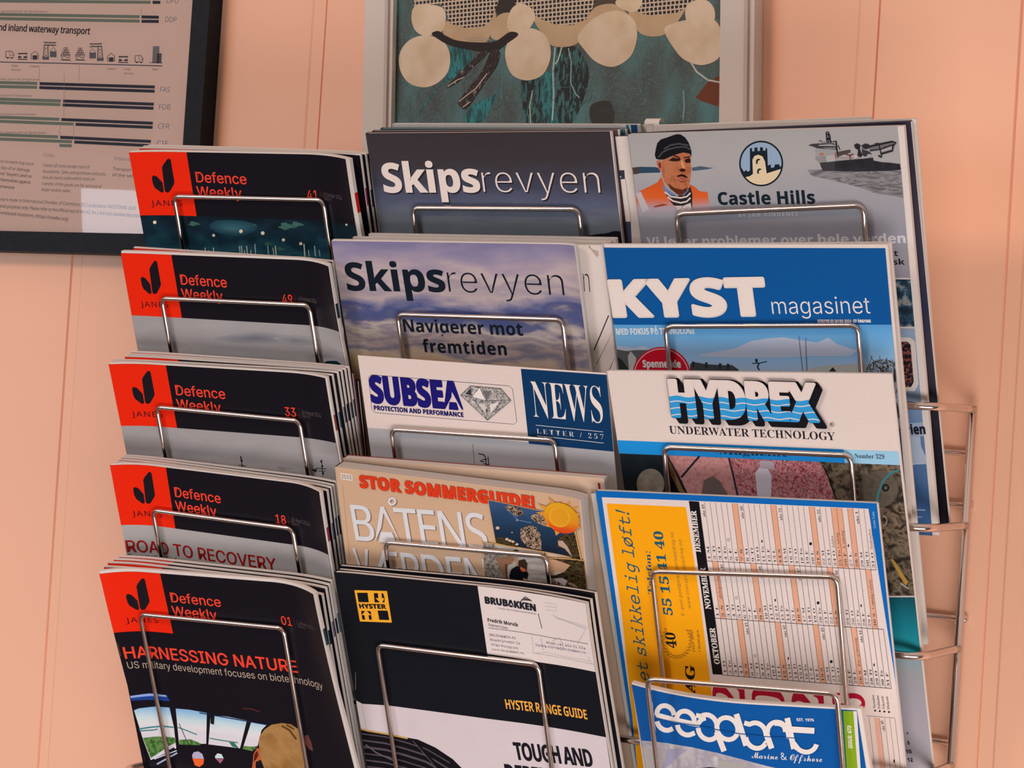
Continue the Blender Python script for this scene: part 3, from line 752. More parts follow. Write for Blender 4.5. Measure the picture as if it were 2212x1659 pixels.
POCKETS.append((m, (845, 927), (1198, 951)))

# boating magazine
BE = 'c79f80'
m = Mag('magazine', (723, 1008), (1252, 1079), .297, .0125, BE, '6a5a50', page_mat('thick', 'd0bcb2', '7c706c'), yt=YT-.006, label='thick beige boating magazine with orange sun and red headline', group='boating magazines in the middle column', bd=dict(al=0, ul=.02, ar=.004, ur=.182))
v0 = m.V(1372, 1290)
m.poly_uv([(0, v0), (m.W, v0), (m.W, m.H), (0, m.H)], photo('wood_dock', [(0, '2a2220'), (.3, '5a4a42'), (.5, '8c7a6c'), (.62, '40362f'), (.8, '75675c'), (1, '2c2624')], axis='none', scale=10, stretch=(.6, 3.0), amp=1.6, detail=4, dist=.8))
m.line([k6(170, 300), k6(225, 860)], 1.2, 'b48a6e')
m.text('STOR SOMMERGUIDE!', k6(303, 312), k6(1585, 472), 25, 'd4381a', 'bold', .018, 1.05, fat=1.1)
m.poly([k6(155, 208), k6(240, 222), k6(243, 268), k6(158, 255)], 'dcc8bc'); m.text('2533', k6(165, 247), k6(236, 257), 8, '3c3430', 'sans', 0)
GY = '84654e'; WH = 'd2cac9'
for c, d in ((GY, (2.2, 1.6)), (WH, (0, 0))):
    m.text('BATENS', k6(268, 702), k6(1247, 780), 77, c, 'noto', .004, .92, dxy=d)
    m.text('V', k6(286, 1030), k6(400, 1042), 79, c, 'noto', .004, dxy=d); m.text('ERDEN', k6(505, 1050), k6(1262, 1120), 79, c, 'noto', .004, .92, dxy=d); m.line([(k6(395, 1040)[0]+d[0], k6(395, 1040)[1]+d[1]), (k6(490, 770)[0]+d[0], k6(490, 770)[1]+d[1])], 9, c); m.line([(k6(430, 950)[0]+d[0], k6(430, 950)[1]+d[1]), (k6(520, 960)[0]+d[0], k6(520, 960)[1]+d[1])], 8, c)
    cc = k6(536, 418); m.ellipse((cc[0]+d[0], cc[1]+d[1]), 9, 9, c, inner=.5, n=24)
kb = crop(1020, 1060, 6.913)
sea = photo('cove_water', [(0, '3a5478'), (.3, '27405f'), (.6, '1c2f46'), (1, '121b28')], m.V(1080, 1100), m.V(1200, 1200), scale=6, stretch=(1, 2), amp=.25)
rock = photo('shore_rock', [(0, '14100e'), (.36, '2a211b'), (.46, '8a6c54'), (.54, 'caa58c'), (.62, '43352a'), (1, '17120e')], axis='none', scale=42, amp=1.6, detail=4, dist=1.0)
rock2 = photo('shore_bush', [(0, '120f0b'), (.4, '2c2416'), (.52, '5f4a2a'), (.62, '1c1710'), (1, '0e0c0a')], axis='none', scale=36, stretch=(.7, 1.6), amp=1.6, detail=4, dist=.8)
edge = ink('d09a5c')
def pk(l): return [kb(*p) for p in l]
m.poly(pk([(240, 122), (1085, 300), (1500, 375), (1560, 640), (1648, 1034), (356, 782)]), edge)
m.poly(pk([(250, 132), (1085, 308), (1490, 385), (1540, 640), (1628, 1022), (366, 774)]), sea)
m.poly(pk([(495, 235), (560, 210), (690, 235), (770, 300), (770, 350), (690, 380), (600, 330), (520, 275)]), rock)
m.poly(pk([(890, 350), (1090, 330), (1140, 470), (1090, 520), (960, 460), (890, 400)]), rock)
m.poly(pk([(730, 560), (870, 505), (960, 530), (1030, 650), (1040, 760), (1050, 880), (940, 860), (830, 830), (730, 700)]), rock)
m.poly(pk([(1300, 680), (1380, 650), (1545, 640), (1625, 1020), (1500, 1000), (1380, 860), (1270, 830)]), rock2)
m.poly(pk([(1290, 740), (1360, 735), (1440, 830), (1510, 990), (1400, 860), (1300, 810)]), 'b4907e')
m.poly(pk([(360, 690), (430, 690), (560, 700), (690, 770), (690, 840), (370, 775)]), rock2)
for x, y, r in ((530, 715, 26), (575, 735, 24), (620, 750, 24), (680, 790, 22), (390, 548, 30), (605, 615, 12), (680, 430, 14)): m.ellipse(kb(x, y), r/6.9, r/8.5, 'c4a48e', n=10)
m.line(pk([(1120, 945), (1275, 980)]), 1.8, 'bfb6b4')
m.line(pk([(560, 290), (700, 430), (900, 470)]), 1.6, '5a76a0')
SUNC = (1345, 400); sh = m.layer+1
m.layer += 1
for a0, ln in ((-68, 300), (-95, 285), (-45, 0), (-40, 300), (-12, 300), (6, 330), (28, 430), (105, 300), (150, 260), (195, 380), (215, 420), (238, 0), (242, 400)):
    if not ln: continue
    a = math.radians(a0); b0 = math.radians(a0-13); b1 = math.radians(a0+13); R = 225
    m.poly(pk([(SUNC[0]+R*math.cos(b0), SUNC[1]+R*.9*math.sin(b0)), (SUNC[0]+(ln+20)*math.cos(a), SUNC[1]+(ln+20)*.85*math.sin(a)), (SUNC[0]+R*math.cos(b1), SUNC[1]+R*.9*math.sin(b1))]), 'cc8a3a', sh)
def sun(rx, ry, c, dx=0, dy=0):
    t = math.radians(32); pts = []
    for k in range(48):
        x, y = rx*math.cos(k*math.pi/24), ry*math.sin(k*math.pi/24); pts.append((SUNC[0]+dx+x*math.cos(t)-y*math.sin(t), SUNC[1]+dy+x*math.sin(t)+y*math.cos(t)))
    m.poly(pk(pts), c)
sun(282, 208, photo('sun_rim', [(0, 'd99a1c'), (.55, 'd9861c'), (.8, 'd8541a'), (1, 'cc3f14')], m.V(1090, 1215), m.V(1150, 1215), scale=5, amp=.1)); sun(168, 150, 'dc9a24', -28, -20); sun(128, 118, 'd98f1f', -28, -20)
m.poly(pk([(158, 752), (1078, 900), (1165, 1490), (196, 1400)]), edge)
m.poly(pk([(168, 764), (1070, 910), (1155, 1480), (206, 1388)]), photo('shallow_water', [(0, '6e6258'), (.4, '9a8c82'), (.6, 'b0a398'), (1, '7c7068')], axis='none', scale=12, stretch=(.5, 2.5), amp=1.3, detail=4))
m.poly(pk([(170, 768), (340, 790), (480, 960), (470, 1330), (215, 1385)]), photo('sea_foam', [(0, '3a322c'), (.45, '6a5e54'), (.55, 'a0948a'), (1, '4c443c')], axis='none', scale=50, amp=1.5, dist=1.2))
m.poly(pk([(210, 1385), (500, 1330), (720, 1400), (1150, 1478), (700, 1440)]), '2e241e')
m.poly(pk([(370, 1000), (560, 960), (660, 1000), (600, 1080), (510, 1110), (520, 1200), (530, 1420), (480, 1420), (465, 1230), (420, 1150)]), '8a6248')
m.poly(pk([(500, 1090), (545, 1080), (530, 1200), (560, 1400), (530, 1410)]), '5a3e2e')
m.poly(pk([(630, 980), (690, 990), (730, 1130), (820, 1290), (770, 1290), (690, 1150)]), 'a87a5e')
m.ellipse(kb(665, 915), 8, 7, '3c2a1e')
m.poly(pk([(600, 1160), (680, 1110), (800, 1130), (850, 1230), (830, 1330), (960, 1475), (730, 1450), (660, 1370), (590, 1340), (565, 1260)]), '141316')
m.poly(pk([(710, 1030), (800, 1010), (840, 1080), (820, 1210), (760, 1160), (700, 1100)]), '33231c')
m.poly(pk([(730, 1120), (800, 1150), (830, 1185), (770, 1200), (735, 1160)]), 'c4583c')
m.poly(pk([(770, 1290), (850, 1310), (840, 1345), (780, 1320)]), 'a87a60'); m.poly(pk([(660, 1370), (720, 1410), (735, 1440), (680, 1420)]), 'a87a60')
m.poly(pk([(1088, 992), (1790, 1058), (1890, 1690), (1165, 1690)]), edge)
m.poly(pk([(1098, 1002), (1772, 1068), (1872, 1680), (1170, 1680)]), rock2)
m.poly(pk([(1098, 1002), (1260, 1018), (1480, 1100), (1400, 1190), (1300, 1230), (1140, 1210)]), 'b98d6e')
m.poly(pk([(1140, 1210), (1300, 1200), (1400, 1195), (1250, 1250), (1150, 1255)]), 'c0a894')
m.poly(pk([(1150, 1300), (1360, 1290), (1440, 1330), (1400, 1400), (1500, 1430), (1480, 1500), (1170, 1500)]), 'b5a6a6')
m.poly(pk([(1190, 1350), (1290, 1330), (1370, 1390), (1350, 1480), (1200, 1500)]), rock)
m.poly(pk([(1420, 1340), (1540, 1380), (1600, 1430), (1500, 1440)]), rock)
m.ellipse(kb(1550, 1495), 5, 3.6, 'b58a62', inner=.6)
m.finish(); bat = m
POCKETS.append((m, (832, 1171), (1180, 1202)))
mm = Mag('magazine', (741, 989), (1302, 1033), .297, .0068, 'c9a68c', '8a3a34', page_mat('boat_back', 'd8c2b6', '9a8a80'), bat, .0142, label='beige magazine behind the thick boating magazine, higher pale top edge', group='boating magazines in the middle column')
mm.poly([k6(2045, 282), k6(2062, 284), k6(2068, 335), k6(2052, 332)], '8c1f38'); mm.finish()

# forklift brochure
k8 = crop(700, 1200, 3.16)
BK = '14151b'
m = Mag('brochure', (722, 1236), (1265, 1303), .297, .0042, BK, BK, bd=dict(al=.001, ul=.02, ar=.010, ur=.135), yt=YT-.001, label='black forklift brochure with amber square logo and white contact card corner', cat='brochure', group='forklift brochures')
YL = 'eba02c'
m.poly([k8(207, 236), k8(430, 242), k8(463, 458), k8(245, 450)], YL)
for pts in ([(226, 254), (297, 254), (306, 319), (236, 317)], [(366, 375), (434, 376), (446, 440), (378, 438)]): m.poly([k8(*p) for p in pts], BK)
m.poly([k8(*p) for p in [(340, 256), (368, 257), (371, 290), (352, 291), (382, 320), (346, 319)]], BK); m.poly([k8(*p) for p in [(392, 257), (404, 258), (413, 320), (398, 320), (414, 290), (396, 290)]], BK)
m.poly([k8(*p) for p in [(254, 378), (281, 378), (258, 406), (276, 407), (281, 437), (262, 436)]], BK); m.poly([k8(*p) for p in [(292, 378), (318, 380), (327, 438), (308, 437), (304, 407), (322, 408)]], BK)
m.text('HYSTER', k8(244, 359), k8(428, 363), 9.6, BK, 'bold', .02)
m.poly([k8(1048, 208), k8(1420, 258), k8(1786, 326), k8(1856, 796), k8(1480, 730), k8(1115, 672)], 'd8c3bc')
INK2 = '26232a'
m.text('BRUBAKKEN', k8(1102, 325), k8(1447, 379), 14, INK2, 'bold', .01, 1.0, fat=.6)
for i in range(3): m.line([k8(1338+12*i, 322-16*i), k8(1352+12*i, 300-9*i), k8(1395+12*i, 303+3*i)], 1.6, INK2)
m.text('- truck og maskinspesialisten', k8(1172, 362), k8(1450, 404), 3.6, '57525a', 'sans', 0)
m.text('Fredrik Morvik', k8(1118, 450), k8(1327, 486), 7.4, INK2, 'bold', .012)
m.text('Segment Sales', k8(1122, 478), k8(1255, 503), 5.4, '4e4a52', 'sans', 0)
m.line([k8(1123, 493), k8(1290, 515), k8(1560, 562), k8(1802, 603)], .9, '5a5660')
m.line([k8(1462, 396), k8(1488, 498)], 1.6, '55515a')
for i, t in enumerate(('BRUBAKKEN AS', 'Roadmyrveien 26', '3946 Porsgrunn', 'www.brubakken.no')):
    m.text(t, k8(1131+5*i, 548+33*i), k8((1310, 1340, 1327, 1366)[i], (572, 608, 641, 674)[i]), 5.4, '4e4a52', 'sans', 0)
m.text('Mobil +47 456 01 334', k8(1520, 602), k8(1786, 642), 5.6, '47434c', 'sans', 0); m.text('fredrik.morvik@brubakken.no', k8(1445, 618), k8(1790, 672), 5.6, '514d70', 'sans', 0)
L = m.next()
for pts in ([(1500, 320), (1580, 332), (1588, 380), (1510, 370)], [(1565, 405), (1600, 430), (1790, 500), (1730, 600)], [(1420, 545), (1430, 665), (1850, 745)], [(1580, 420), (1800, 490)], [(1425, 668), (1520, 660), (1640, 690), (1820, 720)], [(1505, 345), (1583, 355)], [(1800, 690), (1830, 740)], [(1480, 560), (1500, 650)], [(1560, 580), (1610, 560), (1640, 640)]):
    m.line([k8(*p) for p in pts], .8, 'a89a98', L)
m.text('HYSTER RANGE GUIDE', k8(1244, 1046), k8(1800, 1119), 21, 'e8a040', 'bold', .0, .95)
PK = photo('brochure_white', [(0, 'c6b3b2'), (.5, 'cdb9b9'), (1, 'd2c0c0')], axis='none', scale=5, amp=.8)
m.poly([k8(210, 988), k8(262, 1012), k8(450, 1025), k8(700, 1058), k8(1100, 1112), k8(1500, 1165), k8(1930, 1242), k8(2060, 2300), k8(300, 2300)], PK)
m.line([k8(258, 1012), k8(290, 1190)], 1, 'b09ea0')
m.text('TOUGH AND', k8(1312, 1392), k8(1842, 1444), 38, '1b191f', 'bold', .0, .92, fat=.5)
m.text('DEPENDABLE', k8(1255, 1560), k8(1880, 1632), 44, '1b191f', 'bold', .0, .92, fat=.5)
m.poly([k8(*p) for p in [(240, 1178), (300, 1195), (430, 1215), (570, 1243), (640, 1255), (760, 1310), (880, 1390), (960, 1470), (980, 1700), (300, 1700)]], photo('tyre', [(0, '17141a'), (.4, '221d24'), (.62, '4c4048'), (.74, '2a2229'), (1, '121015')], axis='v', a=0, b=.012, scale=6, amp=.1, kind='wave', dist=1.5))
L = m.next()
for j in range(8):
    y = 1215+j*44; m.line([k8(252, y), k8(420, y+22), k8(560, y+60), k8(700, y+105), k8(860, y+200)], 2.6+(j % 3), '51454d', L)
for j in range(7):
    y = 1236+j*44; m.line([k8(252, y), k8(420, y+24), k8(560, y+62), k8(700, y+108), k8(830, y+190)], 4.5, '121015', L+1)
m.layer += 2
m.line([k8(285, 1288), k8(360, 1345), k8(480, 1400)], 2.4, '6a5a60'); m.line([k8(620, 1262), k8(760, 1420), k8(860, 1560)], 5, '131015'); m.line([k8(608, 1262), k8(745, 1420)], 1.4, '5c4e55')
m.line([k8(242, 1182), k8(300, 1196), k8(430, 1218), k8(572, 1248)], 3, 'c8964e')
m.finish(staples=[(768.5, 1450, 1490)]); hys = m
POCKETS.append((m, (815, 1393), (1163, 1436)))
for i, (TL, TR, lab) in enumerate((((730, 1230), (1274, 1295), 'forklift brochure directly behind the front one, pale pages fanned at its right'), ((733, 1222), (1284, 1281), 'forklift brochure rearmost of three, white top edge below the boating photos'))):
    mm = Mag('brochure', TL, TR, .297, .0036, BK, BK, PAGES, hys, .0052+.0050*i, label=lab, group='forklift brochures', cat='brochure', bd=dict(al=0, ul=.02, ar=.008, ur=.12)); mm.finish()
# ------------------------------------------------------------------ right column
k5 = crop(1300, 240, 2.765); kp = crop(1330, 260, 7.54); ks = crop(1720, 260, 7.54)
m = Mag('magazine', (1356.5, 290), (1938, 272), .297, .0048, 'a09896', '2c2a3c', label='grey magazine with sailor portrait, castle emblem and ship at sea', group='magazines in the top right pocket', yt=YT, ext=.0045)
fog = photo('grey_fog', [(0, 'a39b98'), (.25, 'a79e9b'), (.5, '9b9497'), (.75, '908a92'), (1, '8c8690')], 0, m.V(560), scale=4, amp=.25)
m.poly_uv([(0, 0), (m.W, 0), (m.W, m.H), (0, m.H)], fog)
def pp(l): return [kp(*p) for p in l]
m.poly(pp([(270, 770), (400, 755), (640, 760), (760, 790), (720, 850), (400, 860), (290, 880)]), '2c4458'); m.poly(pp([(275, 770), (340, 760), (390, 800), (370, 870), (290, 880)]), '4c3a34')
m.poly(pp([(1240, 770), (1390, 745), (1500, 765), (1600, 775), (1480, 800), (1250, 825)]), '4a5866')
jac = photo('orange_jacket', [(0, 'c8501c'), (.45, 'd05a26'), (.62, 'c07260'), (.8, 'a8929a'), (1, '9c9699')], m.V(390), m.V(462), scale=8, amp=.15)
m.poly(pp([(740, 920), (680, 1010), (540, 1080), (415, 1140), (330, 1190), (345, 1380), (380, 1560), (800, 1600), (1540, 1480), (1495, 1165), (1370, 1155), (1270, 1070), (1200, 1040), (1180, 1200), (900, 1300)]), jac)
m.poly(pp([(325, 1190), (410, 1160), (545, 1450), (440, 1500)]), 'b4a8a8')
m.poly(pp([(600, 1405), (760, 1360), (860, 1375), (780, 1390), (650, 1415)]), '8a3a1c')
m.poly(pp([(790, 1160), (1000, 1240), (1220, 1080), (1250, 1200), (1245, 1450), (1020, 1470), (900, 1330)]), '2a2426')
m.poly(pp([(740, 950), (770, 1060), (860, 1130), (1000, 1225), (900, 1215), (780, 1130)]), '6478a0'); m.poly(pp([(1180, 1090), (1190, 1140), (1110, 1225), (1090, 1220)]), '5c709a')
for dy in (0, 80): m.line(pp([(800+dy*.6, 1165+dy), (900+dy*.4, 1240+dy*.9), (1060, 1262+dy), (1160, 1240+dy), (1220, 1180+dy)]), 3.4, 'd0bcb4')
m.poly(pp([(950, 1390), (1100, 1390), (1220, 1340), (1245, 1450), (1050, 1500)]), photo('knit', [(0, '3a3434'), (.5, 'c4b4ac'), (1, 'd0c0b8')], axis='none', scale=60, amp=1.5))
fc = photo('sailor_face', [(0, '7c3c22'), (.3, '9c5434'), (.55, 'b46a48'), (1, '8a4428')], axis='none', scale=16, amp=1.1)
m.poly(pp([(760, 640), (900, 600), (1000, 520), (1190, 520), (1225, 600), (1222, 720), (1232, 780), (1222, 900), (1205, 1010), (1170, 1130), (1090, 1215), (1010, 1210), (880, 1110), (790, 1000), (755, 900)]), fc)
m.poly(pp([(665, 660), (730, 650), (770, 700), (765, 830), (720, 820), (680, 740)]), 'b8664a'); m.poly(pp([(690, 690), (735, 690), (745, 780), (710, 760)]), '6c2c20')
m.poly(pp([(850, 1020), (960, 1100), (1080, 1130), (1170, 1090), (1160, 1150), (1085, 1210), (1010, 1205), (890, 1110)]), '5a2a18')
m.poly(pp([(800, 640), (920, 640), (960, 800), (880, 960), (800, 900)]), 'b26c48'); m.poly(pp([(1075, 620), (1110, 700), (1140, 780), (1090, 780), (1060, 700)]), 'd08a62')
m.poly(pp([(860, 655), (930, 605), (1040, 620), (1045, 660), (960, 668)]), '2c1812'); m.poly(pp([(1120, 640), (1200, 610), (1222, 650), (1215, 690), (1140, 690)]), '2c1812')
m.line(pp([(940, 570), (1030, 600), (1055, 640)]), 3, '3a1a10'); m.line(pp([(1110, 610), (1210, 590)]), 2.6, '3a1a10')
m.poly(pp([(1035, 800), (1080, 780), (1145, 800), (1130, 832), (1060, 835)]), '3c150e')
m.poly(pp([(985, 905), (1080, 875), (1130, 890), (1180, 930), (1160, 938), (1080, 910), (1010, 920)]), '2a0e0c'); m.poly(pp([(1020, 925), (1090, 915), (1160, 945), (1120, 975), (1050, 965)]), 'a05444')
m.poly(pp([(985, 960), (1070, 990), (1150, 985), (1080, 1010)]), '6a3020')
m.poly(pp([(660, 625), (640, 560), (660, 450), (680, 370), (740, 310), (850, 275), (960, 235), (1000, 225), (1060, 230), (1130, 275), (1190, 360), (1220, 450), (1237, 510), (1232, 590), (1205, 540), (1100, 520), (960, 560), (800, 630), (720, 640)]), '17151a')
m.line(pp([(700, 600), (760, 520), (860, 470), (1000, 435), (1140, 430), (1215, 470)]), 2.6, '4c4a52'); m.line(pp([(790, 465), (900, 400), (1030, 378), (1190, 405)]), 3.4, '45434c')
# emblem
ce, rx, ry = k5(952, 313), 47.6, 49.4
m.ellipse(ce, rx, ry, '17222a'); m.ellipse(ce, rx*.925, ry*.925, '8f9fb4')
def arc(a0, a1, s=.925, n=20): return [(ce[0]+rx*s*math.cos(math.radians(a)), ce[1]+ry*s*math.sin(math.radians(a))) for a in [a0+(a1-a0)*k/n for k in range(n+1)]]
m.poly([k5(*p) for p in [(835, 355), (842, 352), (850, 362), (862, 352), (872, 362), (885, 355), (885, 220), (898, 222), (898, 240), (912, 240), (912, 218), (930, 216), (930, 238), (945, 238), (945, 216), (962, 216), (964, 236), (978, 235), (978, 220), (988, 222), (992, 325), (1008, 318), (1012, 340), (1030, 335), (1035, 318), (1060, 318), (1065, 335), (1074, 330)]]+arc(5, 170), '17222a')
m.poly([k5(885, 388), k5(903, 375), k5(900, 290), k5(912, 268), k5(935, 260), k5(960, 270), k5(975, 300), k5(985, 372), k5(1070, 345)]+arc(15, 140), 'd9bd9a')
for (x, y) in ((938, 300), (945, 358)):
    m.poly([k5(x-17, y+14), k5(x-16, y-8), k5(x-6, y-16), k5(x+8, y-14), k5(x+8, y-8), k5(x-2, y-6), k5(x-7, y+2), k5(x-6, y+16)], '17222a')
m.text('Castle Hills', k5(697, 559), k5(1276, 552), 26.5, '15222a', 'bold', .012, 1.02)
m.text('BY JAN VINDENES', k5(818, 633), k5(1172, 625), 8.6, 'c0b4b2', 'bold', 0, 1.25)
m.text('Vi løser problemer over hele verden', (1398, 532), (1957, 524.5), 19, 'c6bcbc', 'bold', .008)
m.text('på rett sett', (1828, 555), (1940, 553), 12, '1e1c20', 'bold', .004); m.text('trygg og rask', (1800, 573), (1955, 571.5), 12, '1e1c20', 'bold', .004)
# the ship
def ss(l): return [ks(*p) for p in l]
HU = photo('hull', [(0, '1b1a1e'), (.5, '2a282c'), (1, '39363a')], axis='none', scale=14, amp=1.2)
water = photo('rough_water', [(0, '4a4648'), (.36, '6a6466'), (.5, '8e8686'), (.62, '5c5658'), (.78, 'aaa09c'), (1, '7a7476')], axis='none', scale=9, stretch=(.55, 3.6), amp=1.6, detail=4, dist=.5)
m.poly(ss([(180, 810), (420, 800), (900, 820), (1740, 790), (1790, 1040), (1810, 1260), (1600, 1230), (1300, 1190), (1000, 1080), (600, 980), (250, 900)]), water)
m.poly(ss([(380, 690), (640, 665), (900, 640), (1080, 625), (1250, 605), (1262, 655), (1400, 680), (1540, 690), (1690, 710), (1705, 800), (1500, 822), (1000, 835), (430, 820), (400, 740)]), HU)
m.poly(ss([(380, 690), (640, 662), (620, 825), (430, 820), (400, 740)]), '3c393c')
m.poly(ss([(305, 620), (330, 590), (480, 560), (620, 560), (640, 665), (370, 690)]), '8a8483')
m.poly(ss([(480, 545), (625, 540), (635, 660), (500, 680)]), 'aaa29f'); m.poly(ss([(310, 470), (480, 450), (640, 470), (640, 560), (330, 590)]), '979190')
m.poly(ss([(200, 405), (250, 385), (360, 375), (640, 380), (660, 480), (540, 470), (330, 450), (290, 430)]), '3a383d')
m.poly(ss([(355, 400), (560, 390), (650, 400), (650, 412), (380, 412)]), 'b5aaa6'); m.poly(ss([(430, 440), (640, 435), (650, 470), (520, 470)]), '77706f')
for pts, w in (([(505, 370), (490, 190), (520, 185), (550, 250), (560, 370)], 2.6), ([(495, 230), (545, 230)], 2.2), ([(500, 300), (555, 300)], 4), ([(525, 190), (530, 370)], 2), ([(600, 350), (650, 335), (665, 480), (680, 600)], 3), ([(370, 335), (410, 335), (440, 370)], 1.4), ([(460, 345), (480, 380)], 1.2), ([(570, 330), (590, 380)], 1.2), ([(680, 400), (715, 480)], 2)):
    m.line(ss(pts), w, '1e1c20')
m.poly(ss([(370, 545), (440, 525), (450, 565), (390, 570)]), 'b06448'); m.poly(ss([(630, 520), (645, 520), (655, 610), (640, 610)]), 'b0382c')
m.poly(ss([(690, 510), (880, 475), (890, 520), (760, 560), (670, 600), (680, 540)]), '4a4240'); m.poly(ss([(650, 620), (820, 600), (1000, 600), (1060, 620), (650, 660)]), '9c8f88')
m.line(ss([(800, 545), (880, 570), (930, 545)]), 2.4, '6a2a26'); m.line(ss([(870, 560), (890, 640)]), 2, '6a2a26')
m.poly(ss([(945, 395), (1000, 372), (1050, 400), (1040, 470), (1080, 560), (1060, 600), (1000, 580), (1010, 480), (960, 450)]), '29262a')
m.poly(ss([(1060, 410), (1130, 375), (1190, 390), (1200, 450), (1130, 470), (1090, 450)]), '2c2a2d'); m.poly(ss([(1070, 440), (1100, 480), (1180, 500), (1230, 540), (1120, 590), (1080, 560)]), '38353a')
m.poly(ss([(1190, 425), (1280, 400), (1360, 395), (1560, 345), (1630, 350), (1610, 400), (1480, 400), (1370, 470), (1200, 495)]), '6a6566')
for pts, w in (([(1190, 425), (1350, 390), (1560, 345), (1625, 360), (1580, 410), (1570, 490), (1380, 545)], 4), ([(1200, 492), (1370, 468), (1590, 390)], 2.6), ([(1350, 390), (1370, 470), (1395, 590)], 2.4), ([(1340, 570), (1395, 600)], 3.2), ([(1280, 380), (1350, 370)], 1.6)):
    m.line(ss(pts), w, '272428')
m.ellipse(ks(970, 585), 4.5, 4, 'b8aaa2'); m.ellipse(ks(1190, 570), 4, 3.5, 'a89a94')
# lower part seen along the right edge
m.poly([(1890, 600), (1985, 602), (1992, 706), (1900, 706)], photo('deck_photo', [(0, '14161c'), (.4, '1c3040'), (.55, '2c4a60'), (.7, '8a8684'), (1, '17181c')], axis='none', scale=16, amp=1.5))
m.line([(1890, 601), (1984, 602)], 3.5, 'ccbab2'); m.line([(1890, 707), (1993, 708)], 4, 'ccbab2')
blue = photo('blue_bottle', [(0, '8c9ab0'), (.25, '8494ae'), (.5, '5e7a9e'), (.8, '3c5c88'), (1, '365a86')], m.V(720, 1960), m.V(1155, 2000), scale=5, stretch=(2, .6), amp=.2)
m.poly([(1890, 710), (1994, 711), (2045, 1170), (1900, 1170)], blue)
m.poly([(1890, 728), (1966, 729), (1977, 738), (1984, 830), (1976, 845), (1890, 845)], 'd0c0b8'); m.poly([(1890, 738), (1960, 738), (1967, 744), (1974, 825), (1968, 836), (1890, 836)], photo('rigging', [(0, '14121a'), (.5, '1c1a20'), (.6, '8a4a40'), (1, '1a1a1e')], axis='none', scale=40, amp=1.4))
m.text('serien', (1935, 938), (2000, 937), 20, '1c1a24', 'bold', .02)
m.poly([(1940, 940), (1987, 938), (1990, 965), (2002, 985), (2016, 1000), (1940, 1010)], 'a8b0bf'); m.poly([(1940, 916), (2003, 912), (1996, 926), (2000, 942), (1940, 944)], '97a4b8'); m.text('serien', (1935, 938), (2000, 937), 20, '1c1a24', 'bold', .02)
m.line([(1940, 1003), (2017, 1002)], 2, 'b4bccb'); m.line([(1960, 1100), (1999, 1102)], 2.4, '9ab0c4'); m.line([(1960, 1116), (1992, 1117)], 2, '9ab0c4')
m.finish(); cas = m
POCKETS.append((m, (1461, 462), (1865, 444)))
GC = 'magazines in the top right pocket'
mm = Mag('magazine', (1329, 295), (1905, 281), .297, .0030, 'd2bfb5', '3c4258', PAGES, cas, .0056, label='white magazine with navy edge tabs peeking left of the grey sailor magazine', group=GC)
mm.poly([kp(38, 815), kp(140, 810), kp(152, 955), kp(48, 960)], '34343f'); mm.poly([kp(130, 1650), kp(245, 1650), kp(262, 2000), kp(140, 2000)], '3a4058'); mm.poly([kp(48, 910), kp(90, 906), kp(92, 930), kp(52, 934)], 'c8c0be')
mm.line([kp(160, 960), kp(250, 1650)], 1, '8a7c78'); mm.finish()
mm = Mag('magazine', (1380, 288), (1967, 262.5), .297, .0030, '2f2d3e', '23222e', page_mat('cas2', 'dcc8be', 'a89890'), cas, .0095, label='dark navy magazine right of and behind the grey sailor magazine', group=GC)
mm.poly_uv([(mm.W-.012, 0), (mm.W, 0), (mm.W, mm.H), (mm.W-.012, mm.H)], photo('navy_edge', [(0, '2f2d3c'), (.3, '433c48'), (.5, '2c3048'), (.7, '3a3440'), (1, '14121a')], 0, mm.H*.8, scale=3, amp=.35)); mm.finish()
mm = Mag('magazine', (1410, 271), (1977, 257), .297, .0024, 'd6c4ba', 'd6c4ba', PAGES, cas, .0132, label='pale magazine rearmost in the top right pocket, thin white right edge', group=GC); mm.finish()
# the rolled booklet standing at the back
rb = Mag('booklet', (1388, 270), (1880, 252.5), .285, .0022, 'd9c7bd', 'd9c7bd', PAGES, cas, .0168, label='white booklet with a folded over top, standing behind the grey sailor magazine', cat='booklet', bd=dict(al=-.004, ul=.03, ar=.0, ur=.15))
rb.finish()
mb = MB(); N = 16; vs = []; fs = []
for i in range(N+1):
    t = i/N; a = math.pi*t; w = rb.W*(.02+.0*t)
    for u in (.002, rb.W*.085):
        vs.append(rb.P(u, -.0005-.0032*math.sin(a), -.0045+.0045*math.cos(a)+.0005))
for i in range(N): fs.append((2*i, 2*i+1, 2*i+3, 2*i+2))
mb.add(vs, fs, ink('d9c7bd')); mb.build('folded_flap', rb.root, True)

# coast magazine
BL = '0b4f8c'
m = Mag('magazine', (1304, 535), (1912, 536.5), .297, .0034, BL, 'c8b8b0', label='blue coast magazine with large white title and red round badge', yt=YT, ext=.002, top=.003, bd=dict(al=-.0005, ul=.02, ar=.0, ur=.2))
m.poly([k5(70, 1275), k5(900, 1277), k5(1757, 1276), (2050, 1500), (1300, 1500)], photo('coast_sky', [(0, '5492c0'), (.3, '6ba3cc'), (.55, '83aed2'), (.75, '93b3d4'), (1, 'a2aebf')], m.V(701), m.V(802), scale=4, stretch=(.6, 1.6), amp=.22), fit=True)
kk = crop(1300, 680, 3.352)
def kc(l): return [kk(*p) for p in l]
cw = photo('coast_cloud', [(0, 'a6b2c8'), (.5, 'b4b6c6'), (1, '9cb4d2')], axis='none', scale=8, stretch=(.6, 2), amp=1)
m.poly(kc([(690, 290), (800, 270), (960, 245), (1080, 190), (1200, 170), (1320, 162), (1420, 180), (1560, 200), (1640, 165), (1700, 210), (1850, 260), (1800, 300), (1500, 300), (1300, 310), (1000, 310), (760, 305)]), cw)
